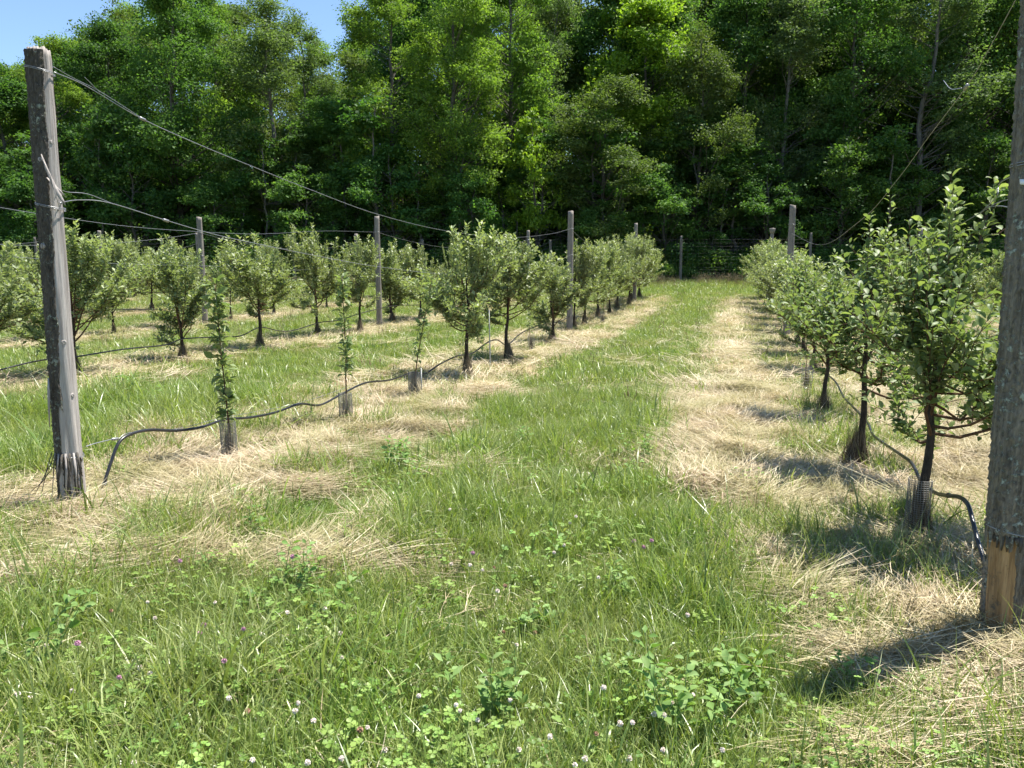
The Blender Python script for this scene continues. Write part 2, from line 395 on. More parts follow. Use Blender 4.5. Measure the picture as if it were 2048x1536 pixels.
def merge(*gs):
    o = G()
    for g in gs:
        ks = sorted(g.F)
        for q, k in enumerate(ks):
            o.F.setdefault(k, []).append(np.concatenate(g.F[k]) + o.n); o.T.setdefault(k, []).append(np.concatenate(g.T[k]))
        v = np.concatenate(g.V); o.V.append(v); o.n += len(v)
    return o
r = np.random.default_rng(21)
near_green = [blades(20, .10, .27, .0066, .05, .5, r, 4, droop=.7).build("grass_tuft", [M['grass']]) for _ in range(6)] \
           + [blades(22, .05, .15, .0058, .055, .6, r, 3, droop=.7).build("grass_tuft", [M['grass']]) for _ in range(3)]
near_fine = [blades(16, .14, .34, .0034, .05, .35, r, 4, droop=.6).build("grass_tuft", [M['grass']]) for _ in range(3)]
far_green = [blades(44, .08, .24, .010, .13, .5, r, 2).build("grass_tuft", [M['grass']]) for _ in range(5)]
long_green = [blades(13, .20, .42, .0080, .05, .45, r, 5, droop=1.0).build('grass_tuft', [M['grass']]) for _ in range(3)]
near_straw = [blades(40, .08, .30, .0030, .10, .3, r, 4, flat=.045).build("hay_tuft", [M['straw']]) for _ in range(7)]
swath = [blades(46, .16, .42, .0030, .085, .3, r, 5, flat=.055, comb=.33).build('hay_tuft', [M['straw']]) for _ in range(6)]
mid_swath = [blades(50, .18, .45, .0060, .16, .3, r, 3, flat=.06, comb=.35).build('hay_tuft', [M['straw']]) for _ in range(4)]
mid_straw = [blades(50, .15, .35, .0055, .16, .3, r, 2, flat=.04).build("hay_tuft", [M['straw']]) for _ in range(5)]
stand_straw = [blades(9, .12, .34, .0025, .04, .55, r, 4, droop=.9).build("hay_tuft", [M['straw']]) for _ in range(4)]
def clover_patch(r, n=16, sp=.07):
    g = G()
    for _ in range(n):
        x, y = r.normal(0, sp, 2); h = r.uniform(.03, .11); az0 = r.uniform(0, 6.28); s = r.uniform(.009, .017)
        top = np.array([x + r.normal(0,.015), y + r.normal(0,.015), h]); tn = r.uniform(0, 1)
        V, Fq = tube_arrays(np.array([[x, y, 0], top]), .0009, 3, False); g.add(V, Fq, .5)
        tilt = r.normal(0, .25, 2)
        for q in range(3):
            a = az0 + q*2.094; d = np.array([[math.cos(a), math.sin(a), tilt[0]*math.cos(a)+tilt[1]*math.sin(a)]])
            tv = np.array([[0,0,0],[.55,.48,.12],[1,.3,.1],[1.02,0,0],[1,-.3,.1],[.55,-.48,.12]])
            V, Fs = stamp(tv, [[[0,1,2,3]], [[0,3,4,5]]], top[None], d, np.array([[0,0,1.]]), np.array([s]), np.array([s*1.25]))
            g.add(V, Fs, tn)
    return g
near_clover = [clover_patch(r).build("clover_patch", [M['clover']]) for _ in range(5)]
def seedgrass(r):
    g = blades(10, .2, .45, .006, .08, .25, r, 3); g2 = G()
    for _ in range(7):
        x, y = r.normal(0, .08, 2); h = r.uniform(.45, .8); lx, ly = r.normal(0, .09, 2)
        P = np.array([[x, y, 0], [x+lx*.4, y+ly*.4, h*.6], [x+lx, y+ly, h]]); V, Fq = tube_arrays(P, .0016, 3, False); g2.add(V, Fq, .5)
        P = np.array([[x+lx*.8, y+ly*.8, h*.78], [x+lx*.93, y+ly*.93, h*.9], [x+lx*1.1, y+ly*1.1, h]]); V, Fq = tube_arrays(P, [.004, .011, .001], 4, False); g2.add(V, Fq, r.uniform(0,1))
    return merge(g, g2)
far_seed = [seedgrass(r).build("seeding_grass", [M['seed']]) for _ in range(4)]

def field_points(n, y0, y1, margin=1.0, power=1.0, seed=0):
    r = np.random.default_rng(seed)
    u = r.uniform(0, 1, n); y = y0 + (y1 - y0) * u**power if power != 1 else np.sqrt(y0**2 + (y1**2 - y0**2)*u)
    x = r.uniform(-1, 1, n) * (y*.72 + margin)
    return x, y, r
def lay(name, label, x, y, r, scl, idx, tmpl, tilt=.12, yaw=None, dz=0.):
    z = terrain(x, y) + hay_up(x, y) + dz
    rot = np.stack([r.normal(0, tilt, len(x)), r.normal(0, tilt, len(x)), r.uniform(0, 6.28, len(x)) if yaw is None else yaw], -1)
    return scatter(name, label, np.stack([x, y, z], -1), rot, scl, idx, tmpl)
POSTS_XY = []
def build_field():
    # near sward, 1.8 to 9 m
    x, y, r = field_points(30000, 1.6, 9.5, 1.2, seed=31)
    s = straw(x, y); tall = 1.0 + .35*nz1(x*1.3, y) + .35*sm(-.2, .8, nz4(x, y))*sm(4, 7, y)
    lx = (x < -2.2) & (y > 5.6); tall = tall * np.where(lx & (s < .4), 1.55, 1.0)
    keep = r.uniform(0, 1, len(x)) > s*.84
    low = sm(3.9, 3.0, y) * sm(2.0, .3, x)         # clover-rich foreground
    idx = np.where(r.uniform(0,1,len(x)) < .045, r.integers(12, 15, len(x)), np.where(r.uniform(0,1,len(x)) < .22, r.integers(9, 12, len(x)), np.where(r.uniform(0,1,len(x)) < .35 + .35*low, r.integers(6, 9, len(x)), r.integers(0, 6, len(x)))))
    scl = np.clip(tall, .45, 1.8) * r.uniform(.65, 1.15, len(x)) * np.where(s > .35, .42, 1) * (1 - .15*low)
    lay("grass", "green meadow grass growing between the hay strips", x[keep], y[keep], r, scl[keep], idx[keep], near_green + near_fine + long_green)
    x, y, r = field_points(13000, 1.5, 4.9, .9, seed=35)
    s = straw(x, y); keep = r.uniform(0, 1, len(x)) > s*.9; q = r.uniform(0, 1, len(x))
    idx = np.where(q < .06, r.integers(12, 15, len(x)), np.where(q < .3, r.integers(9, 12, len(x)), np.where(q < .65, r.integers(6, 9, len(x)), r.integers(0, 6, len(x)))))
    lay("near_grass", "thick bright grass filling the foreground", x[keep], y[keep], r, (np.clip(.95 + .4*nz1(y, x*1.3), .45, 1.6)*r.uniform(.6, 1.15, len(x)))[keep], idx[keep], near_green + near_fine + long_green, .15)
    x, y, r = field_points(34000, 9.5, 26, 1.5, seed=32)
    s = straw(x, y); keep = r.uniform(0, 1, len(x)) > s*.80
    tall = np.clip(.85 + .35*nz1(x*1.3, y), .5, 1.6) * r.uniform(.6, 1.2, len(x)) * np.where(s > .5, .6, 1.0)
    lay("far_grass", "green grass in the middle of the orchard", x[keep], y[keep], r, tall[keep], r.integers(0, 5, keep.sum()) if False else r.integers(0, 5, len(x))[keep], far_green)
    x, y, r = field_points(20000, 26, 44.5, 2, seed=33)
    s = straw(x, y); keep = r.uniform(0, 1, len(x)) > s*.88
    lay("distant_grass", "green grass near the wire fence", x[keep], y[keep], r, (r.uniform(.8, 1.5, len(x)))[keep], r.integers(0, 5, len(x))[keep], far_green)
    # hay
    x, y, r = field_points(34000, 1.6, 10, 1.2, seed=41)
    s = straw(x, y); keep = r.uniform(0, 1, len(x)) < s*1.0 + .02 + .06*sm(.2, .9, nz1(y, x))
    x, y = x[keep], y[keep]; n = len(x)
    idx = np.where(r.uniform(0,1,n) < np.where(straw(x, y) < .4, .35, .10), r.integers(7, 11, n), r.integers(0, 7, n))
    sw = (nz2(x + 3, y) + .6*nz3(y, x) > -.15) & (r.uniform(0, 1, n) < .8) & (straw(x, y) > .3)
    lay("hay", "dry mown hay lying along the tree rows", x, y, r, r.uniform(.6, 1.15, n), np.where(sw, r.integers(11, 17, n), idx), near_straw + stand_straw + swath, .1, dz=r.uniform(0, .012, n), yaw=np.where(sw, 1.15 + 1.5*nz1(x*.8, y*.8), r.uniform(0, 6.28, n)))
    x, y, r = field_points(30000, 10, 36, 1.5, seed=42)
    s = straw(x, y); keep = r.uniform(0, 1, len(x)) < s*1.0 + .07
    x, y = x[keep], y[keep]; n = len(x)
    lay("far_hay", "dry mown hay under the distant tree rows", x, y, r, r.uniform(.6, 1.2, n), np.where(r.uniform(0, 1, n) < .5, r.integers(5, 9, n), r.integers(0, 5, n)), mid_straw + mid_swath, .1, yaw=1.15 + 1.5*nz1(x*.8, y*.8) + r.normal(0, .2, n))
    # clover leaves
    x, y, r = field_points(9000, 1.6, 7, 1.0, seed=51)
    s = straw(x, y); k = (r.uniform(0,1,len(x)) > s*1.2) & (r.uniform(0,1,len(x)) < .03 + .34*sm(3.4, 2.3, y)*sm(1.9, .9, x)*sm(-.5, .5, nz2(x, y)) + .10*sm(.3, 1., nz3(x, y)))
    x, y = x[k], y[k]; n = len(x)
    lay("clover", "low clover leaves spreading through the foreground grass", x, y, r, r.uniform(.7, 1.3, n), r.integers(0, 5, n), near_clover, .1, dz=.03)
    # seeding grass along the fence
    r = np.random.default_rng(61); n = 3600
    x = r.uniform(-33, 33, n); y = r.normal(41.2, .9, n) + .8*nz4(x, x*0) + .5*nz1(x, x*0); k = (y < 43.6)
    x, y = x[k], y[k]; n = len(x)
    lay("seeding_grass", "tan seeding grass standing along the fence foot", x, y, r, r.uniform(.35, .75, n)*(1 + .4*nz4(x*1.4, x*0)), r.integers(0, 4, n), far_seed, .1)
    r = np.random.default_rng(62); x, y, r = field_points(500, 6, 38, 1, seed=62); k = straw(x, y) < .3; x, y = x[k], y[k]; n = len(x)
    lay("sparse_seeding_grass", "single seeding stalks rising out of the meadow grass", x, y, r, r.uniform(.4, .7, n), r.integers(0, 4, n), far_seed, .15)
build_field()

# ------------------------------------------------------------------ forest trees
def forest_tree(seed, H, R, leafm, trunkm, nclump, nleaf, leaf=.15, z0=.18, flat=.6, crad=1.15, trunk_r=.17, wob=.5, sparse=1.0, forks=0, top=.9):
    r = np.random.default_rng(seed); g = G()
    k = 14; zz = np.linspace(0, H*.93, k); wx = np.cumsum(r.normal(0, wob*.18, k)); wy = np.cumsum(r.normal(0, wob*.18, k)); wx -= wx[0]; wy -= wy[0]
    TP = np.stack([wx, wy, zz], -1); TR = trunk_r * (1 - zz/(H*.93))**.8 + .015
    V, Fq = tube_arrays(TP, TR, 8); g.add(V, Fq, .5)
    # clump centres in the crown volume
    cz = r.beta(1.25, 1.15, nclump); z = (z0 + (top+.07 - z0)*cz) * H
    prof = np.clip(np.sin(np.clip((z/H - z0*.55)/(1.02 - z0*.55), 0, 1)*math.pi)**.6, .15, 1) * (1.12 - .45*(z/H))
    a = r.uniform(0, 2*math.pi, nclump); rad = R * prof * np.sqrt(r.uniform(.12, 1, nclump)) * (1 + .2*np.sin(a*3 + seed) + .1*np.sin(a*5 + z))
    tx = np.interp(z, zz, wx); ty = np.interp(z, zz, wy)
    CC = np.stack([tx + np.cos(a)*rad, ty + np.sin(a)*rad, z], -1)
    ns = 13; pick_ = r.choice(nclump, ns, replace=False); near_ = np.argmin(((CC[:, None] - CC[pick_][None])**2).sum(-1), 1)
    CC = CC + (CC[pick_][near_] - CC)*np.array([.42, .42, .36]); rad = np.hypot(CC[:, 0] - tx, CC[:, 1] - ty)
    CC = np.vstack([CC, TP[-1] + [[0, 0, .3]]]); nclump += 1; rad = np.append(rad, .2); z = np.append(z, H)
    for q in range(nclump):                        # limbs to the clumps
        zs = max(.08*H, CC[q, 2] - rad[q]*r.uniform(.5, .95) - .3); zs = min(zs, H*.9)
        s0 = np.array([np.interp(zs, zz, wx), np.interp(zs, zz, wy), zs]); mid = (s0 + CC[q])/2 + r.normal(0, .18, 3) + [0, 0, -.08*rad[q]]
        rr = np.interp(zs, zz, TR)*.32
        if q % 2 == 0 or rad[q] > R*.5:
            V, Fq = tube_arrays(np.array([s0, mid, CC[q]]), [max(.018, rr), max(.014, rr*.6), .01], 4, False); g.add(V, Fq, .5)
    for q in range(forks):                         # bare dead limbs
        zs = r.uniform(.12, .5)*H; az = r.uniform(0, 6.28); ln = r.uniform(1.2, 2.8)
        s0 = np.array([np.interp(zs, zz, wx), np.interp(zs, zz, wy), zs]); e = s0 + [math.cos(az)*ln, math.sin(az)*ln, ln*r.uniform(-.1, .6)]
        V, Fq = tube_arrays(np.array([s0, (s0+e)/2 + r.normal(0,.12,3), e]), [.035, .022, .008], 4, False); g.add(V, Fq, .9)
    trunk_me = g.build("trunk", [trunkm], True)
    w = r.uniform(.5, 1.5, nclump); cnt = np.maximum(20, (nleaf*w/w.sum()).astype(int)); ids = np.repeat(np.arange(nclump), cnt); n = len(ids)
    cr = crad * r.uniform(.6, 1.35, nclump)
    # sub-sprays inside every clump
    nsub = 7; sub = nrm(r.normal(0, 1, (nclump, nsub, 3))) * r.uniform(.3, 1., (nclump, nsub, 1)) * (1, 1, flat)
    sp = sub[ids, r.integers(0, nsub, n)]
    off = sp*cr[ids][:, None] + r.normal(0, .25, (n, 3))*(1, 1, .55)*cr[ids][:, None]
    P = CC[ids] + off
    up = np.array([0, 0, 1.]); nn = nrm(r.normal(0, .75, (n, 3)) + up*.8 + nrm(off)*.35)
    d = nrm(np.cross(nn, r.normal(0, 1, (n, 3))) + [0, 0, -.25])
    Ls = leaf * r.uniform(.5, 1.5, n)
    ct = r.normal(.42, .14, nclump)
    tint = np.clip(ct[ids] + r.normal(0, .16, n), 0, 1)
    V, Fs = stamp(*LEAF_FAR, P, d, nn, Ls, Ls*.62)
    g = G().add(V, Fs, tint)
    return trunk_me, g.build("crown", [leafm])
SPEC = dict(
 maple =dict(H=18, R=4.2, leafm=FM['maple'], trunkm=M['trunk'], nclump=125, nleaf=48000, leaf=.15, z0=.10, crad=1.15, trunk_r=.2, forks=4),
 ash   =dict(H=20, R=4.3, leafm=FM['ash'], trunkm=M['trunk'], nclump=160, nleaf=54000, leaf=.135, z0=.10, crad=.95, flat=.8, trunk_r=.2, forks=5),
 birch =dict(H=20, R=2.9, leafm=FM['birch'], trunkm=M['paletrunk'], nclump=120, nleaf=30000, leaf=.12, z0=.16, crad=.85, flat=.9, trunk_r=.14, wob=.8, forks=6),
 cherry=dict(H=13, R=3.6, leafm=FM['cherry'], trunkm=M['trunk'], nclump=100, nleaf=38000, leaf=.12, z0=.14, crad=.9, flat=.6, trunk_r=.14, forks=7),
 bright=dict(H=17, R=3.3, leafm=FM['bright'], trunkm=M['trunk'], nclump=95, nleaf=30000, leaf=.17, z0=.2, crad=.95, flat=.45, trunk_r=.15, forks=3),
 low   =dict(H=7, R=2.5, leafm=FM['maple'], trunkm=M['trunk'], nclump=48, nleaf=13000, leaf=.14, z0=.22, crad=.75, flat=.45, trunk_r=.07, wob=.4, forks=3),
 lowbright=dict(H=6, R=1.7, leafm=FM['bright'], trunkm=M['trunk'], nclump=30, nleaf=4500, leaf=.15, z0=.25, crad=.55, flat=.45, trunk_r=.05, wob=.4, forks=2),
 slim  =dict(H=11, R=1.6, leafm=FM['maple'], trunkm=M['paletrunk'], nclump=22, nleaf=3500, leaf=.18, z0=.5, crad=.8, flat=.5, trunk_r=.07, wob=.6, forks=8),
)
KIND = {}
for q, (k, sp) in enumerate(SPEC.items()):
    KIND[k] = [forest_tree(100 + q*10 + v, **sp) for v in range(2)]
used = set(); protos = {}
def plant(kind, px, y, topy, wide, label, var=0, group="trees of the wood beyond the fence"):
    P = at_dist(px, topy, y); x = P.x; base = T(x, min(y, 50)); H = P.z - base
    sp = SPEC[kind]; sz = H / sp['H']; sx = wide / sp['R']
    rz = random.uniform(0, 6.28)
    key = (kind, var)
    if key not in protos:
        o = thing("young_tree" if kind in ('low', 'lowbright', 'slim') else "forest_tree", label, "tree", (x, y, base), rz, group)
        ob("trunk", KIND[kind][var][0], o); ob("crown", KIND[kind][var][1], o)
        o.scale = (sx, sx, sz); protos[key] = o
    else: copy_tree(protos[key], (x, y, base), rz, (sx, sx, sz), label, group)
# px, distance, top row in the photo, crown radius
plant('maple', 10, 50, 110, 4.2, "pale green roundish tree at the far end of the wood, top below open sky", 0)
plant('ash', 105, 53, 62, 3.6, "light green tree with a low top edged by blue sky", 0)
plant('maple', 215, 51, 30, 3.6, "dark maple shouldering up beside the sky gap over the split post", 1)
plant('maple', 330, 48.5, -45, 4.6, "tallest dark blue-green maple behind the split post's top wire", 0)
plant('ash', 430, 54, -60, 3.8, "green tree wedged between the tall dark maple and the grey-stemmed tree", 1)
plant('birch', 520, 48, -25, 3.6, "tall grey-stemmed tree with thin pale foliage and bare twigs", 0)
plant('birch', 590, 51, 5, 2.6, "slender pale tree leaning at the edge of the middle sky gap", 1)
plant('ash', 640, 55, 72, 3.0, "low round green treetop right under the middle sky gap", 0)
plant('maple', 660, 49.5, 190, 3.4, "shaded dark tree filling the wood beneath the middle sky gap", 1)
plant('ash', 790, 49, -60, 4.2, "big feathery green tree beside the middle sky gap", 1)
plant('ash', 905, 47.5, -120, 4.2, "broad bright green ash dominating the middle of the wood", 0)
plant('ash', 1010, 50, -160, 4.0, "bright feathery ash behind the trellis post's top", 1)
plant('birch', 1120, 52, -60, 2.7, "thin dark-limbed tree with bits of sky showing through its twigs", 1)
plant('cherry', 1210, 46.5, 150, 4.2, "dull olive cherry tree arching low in front of the wood", 0)
plant('bright', 1290, 50, -40, 4.0, "brilliant yellow-green maple lit by the sun high in the wood", 0)
plant('bright', 1240, 55, -60, 3.6, "yellow-green treetop peeping over the dull olive cherry", 1)
plant('cherry', 1400, 47.5, 40, 3.6, "olive green tree with sunlit top beside the brilliant yellow-green maple", 1)
plant('maple', 1490, 51, -100, 4.0, "dark green tree behind the thin straight fence post", 0)
plant('birch', 1600, 49, -110, 3.2, "dark tree with bare forked grey limbs high above the trellis post", 0)
plant('maple', 1560, 54, -160, 4.4, "deep shadowed maple behind the forked bare limbs", 1)
plant('maple', 1720, 49, -90, 4.4, "large dark maple above the young leaf tips of the nearest trees", 1)
plant('birch', 1855, 47, -160, 4.0, "tall pale-barked tree with a crooked trunk near the thick lichened post", 1)
plant('maple', 1960, 51, -180, 4.4, "dark maple looming behind the thick lichened post", 0)
plant('ash', 2080, 49, -190, 4.4, "bright topped ash at the wood's end past the thick lichened post", 0)
plant('maple', -120, 49, 95, 4.4, "dark maple cut off by the picture's edge behind the split post", 1)
plant('maple', 2230, 49, -160, 4.4, "maple in the wood beyond the thick lichened post's far side", 1)
for k_, px, y, ty, wd, lb in [
 ('low', 60, 46, 330, 2.7, "low dark maple at the forest foot behind the split post"),
 ('low', 245, 45.6, 250, 3.0, "low leafy maple whose boughs hang over the second trellis wire"),
 ('low', 420, 45.8, 345, 2.6, "low dark young tree above the narrow bushy apple tree"),
 ('low', 610, 45.7, 330, 2.8, "low dark green sapling tree below the middle sky gap"),
 ('low', 790, 45.6, 290, 3.0, "low spreading young maple with dead twigs under its crown"),
 ('low', 950, 45.3, 330, 2.2, "low leafy maple catching sun behind the tallest trellis post"),
 ('lowbright', 1085, 46, 215, 1.9, "small yellow-green maple glowing above the trellis post"),
 ('lowbright', 1030, 45.2, 425, 1.6, "tiny bright green sapling at the wood's foot by the trellis post"),
 ('low', 1215, 45.4, 400, 2.3, "low dark bush-like tree left of the thin straight fence post"),
 ('low', 1330, 45.8, 330, 2.7, "low dark maple spreading above the thin straight fence post"),
 ('low', 1425, 44.8, 455, 1.3, "small green sapling behind the wire fence at the alley's end"),
 ('low', 1545, 45.6, 330, 2.6, "low dark tree above the club-topped trellis post"),
 ('low', 1700, 45.6, 270, 3.0, "low dark maple over the tall shoot of the second apple tree"),
 ('low', 1840, 45.8, 330, 2.5, "low shaded tree above the distant apple crown by the thick post"),
 ('low', 1985, 45.6, 260, 3.0, "low dark tree just beside the thick lichened post")]:
    plant(k_, px, y, ty, wd, lb, random.randint(0, 1), "young trees at the foot of the wood")
LM = [(100, "the split post"), (418, "the third row's post"), (600, "the tall second-row tree"), (759, "the second row's post"), (935, "the widest near apple tree"), (1139, "the tallest trellis post"), (1361, "the thin fence post"), (1578, "the thick row's trellis post"), (1855, "the pale crooked tree")]
lmn = {}
for px in [30, 95, 165, 300, 372, 470, 515, 560, 690, 745, 860, 905, 1000, 1060, 1165, 1240, 1300, 1388, 1450, 1480, 1520, 1650, 1690, 1750, 1790, 1900]:
    lm = min(LM, key=lambda q: abs(q[0] - px))[1]; lmn[lm] = lmn.get(lm, 0) + 1
    plant('slim', px + random.uniform(-12, 12), random.uniform(45.3, 48.5), random.uniform(190, 330), random.uniform(1.2, 2.2),
          "slender shaded stem in the dark wood, %s one behind %s" % ("first second third fourth fifth sixth".split()[lmn[lm]-1], lm), random.randint(0, 1), "slender stems in the shaded wood")

# the wood behind, one mass
r = np.random.default_rng(77); P = []; rot = []; sc = []; ix = []
tm = []
for k in ('maple', 'ash', 'cherry'):
    for v in range(2):
        tr, cr = KIND[k][v]; tm.append((cr, tr))
backt = []
for cr, tr in tm: backt += [cr, tr]
def cap_top(px): 
    return np.interp(px, [-400, -60, 60, 160, 230, 300, 560, 615, 700, 735, 800, 2500], [110, 120, 110, 90, 40, -20, -10, 95, 95, 20, -60, -160])
for y in (56, 61, 67, 74):
    for x in np.arange(-58, 59, 5.2 if y < 60 else 6.2):
        xx = x + r.normal(0, 1.2); yy = y + r.normal(0, 1.3); px = 1024 + FPX*xx/yy; k = r.integers(0, 6)
        ty = cap_top(px) + r.uniform(5, 60); zt = CAM_H + (542 - ty)/FPX*yy; b = float(terrain(xx, yy)) - .1; h = zt - b
        hh = [18, 18, 20, 20, 13, 13][k]
        s = h/hh * .96
        for q in (0, 1):
            P.append((xx, yy, b)); rot.append((0, 0, r.uniform(0, 6.28) if q == 0 else 0)); sc.append(s if q == 0 else s*.9); ix.append(2*k + q)
            if q == 1: rot[-1] = rot[-2]
fo = scatter("forest", "deep shaded wood filling the background behind the fence", np.array(P), np.array(rot), np.array(sc), np.array(ix), backt)
# (undergrowth)
def shrub(seed, lm, H=.9, R=.7, n=900, leaf=.09):
    r = np.random.default_rng(seed); g = G()
    q = r.integers(4, 8)
    for _ in range(8):
        a = r.uniform(0, 6.28); e = np.array([math.cos(a)*R*.6, math.sin(a)*R*.6, H*r.uniform(.5, .9)])
        V, Fq = tube_arrays(np.array([[0,0,0], e*(.45,.45,.6), e]), [.01,.007,.003], 3, False); g.add(V, Fq, .1)
    c = r.normal(0, .42, (14, 3))*(R, R, H*.4) + (0, 0, H*.55); ids = r.integers(0, 14, n)
    P_ = c[ids] + r.normal(0, .16, (n, 3))*(R, R, H*.8); P_[:, 2] = np.abs(P_[:, 2])
    nn = nrm(r.normal(0, .6, (n, 3)) + [0, 0, 1]); d = nrm(np.cross(nn, r.normal(0, 1, (n, 3)))); Ls = leaf*r.uniform(.6, 1.3, n)
    V, Fs = stamp(*LEAF_FAR, P_, d, nn, Ls, Ls*.65); g.add(V, Fs, np.clip(r.normal(.45, .2, n), 0, 1)); return g.build("undergrowth", [lm])
us = [shrub(1, FM['maple']), shrub(2, FM['ash']), shrub(3, FM['maple'], 1.2, .8, 1200, .1), shrub(4, FM['maple'], .6, .8, 900, .08)]
r = np.random.default_rng(79); n = 1500; y = r.uniform(54, 92, n); x = r.uniform(-1, 1, n)*(y*.72 + 12)
scatter("wood_thicket", "dark thicket deep inside the wood", np.stack([x, y, terrain(x, y)], -1), np.stack([0*x, 0*x, r.uniform(0, 6.28, n)], -1), r.uniform(2.6, 4.6, n), r.integers(0, 4, n), us)
r = np.random.default_rng(78); n = 900; x = r.uniform(-42, 42, n); y = 43.9 + np.abs(r.normal(0, 3.2, n)); 
scatter("undergrowth", "low dark undergrowth along the foot of the wood", np.stack([x, y, terrain(x, y)], -1), np.stack([0*x, 0*x, r.uniform(0, 6.28, n)], -1), r.uniform(.9, 1.9, n), r.integers(0, 4, n), us)

# ------------------------------------------------------------------ deer fence
FY = 43.0
fence = thing("wire_fence", "tall woven wire fence on wooden posts along the wood's edge", "fence", (0, FY, T(0, FY)))
fz = T(0, FY)
def rough_post(H, r0, r1, seed, n=14, m=18, jit=.05, topcut=0.02, mat=None, lean=(0, 0)):
    r = np.random.default_rng(seed); g = G(); a = np.arange(n)/n*2*math.pi
    prof = 1 + jit*np.sin(a*2 + r.uniform(0, 6)) + jit*.6*r.normal(0, 1, n)
    V = []
    for k in range(m):
        s = k/(m-1); z = -.15 + (H + .15)*s; rr = (r0 + (r1 - r0)*s) * prof * (1 + .012*r.normal(0, 1, n))
        if k == m-1: z_ = z + topcut*np.cos(a + 1) ; rr = rr*.9
        else: z_ = np.full(n, z)
        V.append(np.stack([np.cos(a)*rr + lean[0]*s, np.sin(a)*rr + lean[1]*s, z_], -1))
    V = np.concatenate(V); i, j = np.meshgrid(np.arange(m-1), np.arange(n), indexing='ij'); j2 = (j+1) % n
    F = np.stack([i*n+j, i*n+j2, (i+1)*n+j2, (i+1)*n+j], -1).reshape(-1, 4)
    V = np.vstack([V, [lean[0], lean[1], H - .004]]); k = np.arange(n)
    g.add(V, [F, np.stack([np.full(n, m*n), (m-1)*n+k, (m-1)*n+(k+1) % n], -1)], .5); return g
fpx = [1361 + 257*k for k in range(-6, 4)]
fpost = [rough_post(2.5, .085, .07, 300+k, lean=(random.uniform(-.06, .1), 0)).build("fence_post", [M['postold']], True) for k in range(3)]
for k, px in enumerate(fpx):
    x = at_dist(px, 550, FY).x; o = ob("fence_post", fpost[k % 3], fence, (x, 0, T(x, FY) - fz)); o.scale = (1, 1, random.uniform(.9, 1.06)); o.rotation_euler = (random.uniform(-.03, .03), random.uniform(-.045, .045), 0)
xs = np.linspace(-45, 42, 60)
for k, h in enumerate(np.concatenate([np.arange(.08, .9, .14), np.arange(1.0, 2.2, .18), [2.28]])):
    P = np.stack([xs, 0*xs - .09, terrain(xs, xs*0+FY) - fz + h + .008*np.sin(xs*2.2 + k)], -1)
    V, Fq = tube_arrays(P, .0016, 4, False); ob("fence_wire", G().add(V, Fq).build("fence_wire", [M['fencewire']], True), fence)
g = G()
for x in np.arange(-45, 42, .3):
    z = T(x, FY) - fz; V, Fq = tube_arrays(np.array([[x, -.09, z+.05], [x + .01, -.09, z+1.2], [x, -.09, z+2.25]]), .0017, 3, False); g.add(V, Fq)
ob("wire_stays", g.build("wire_stays", [M['fencewire']]), fence, kind="stuff")

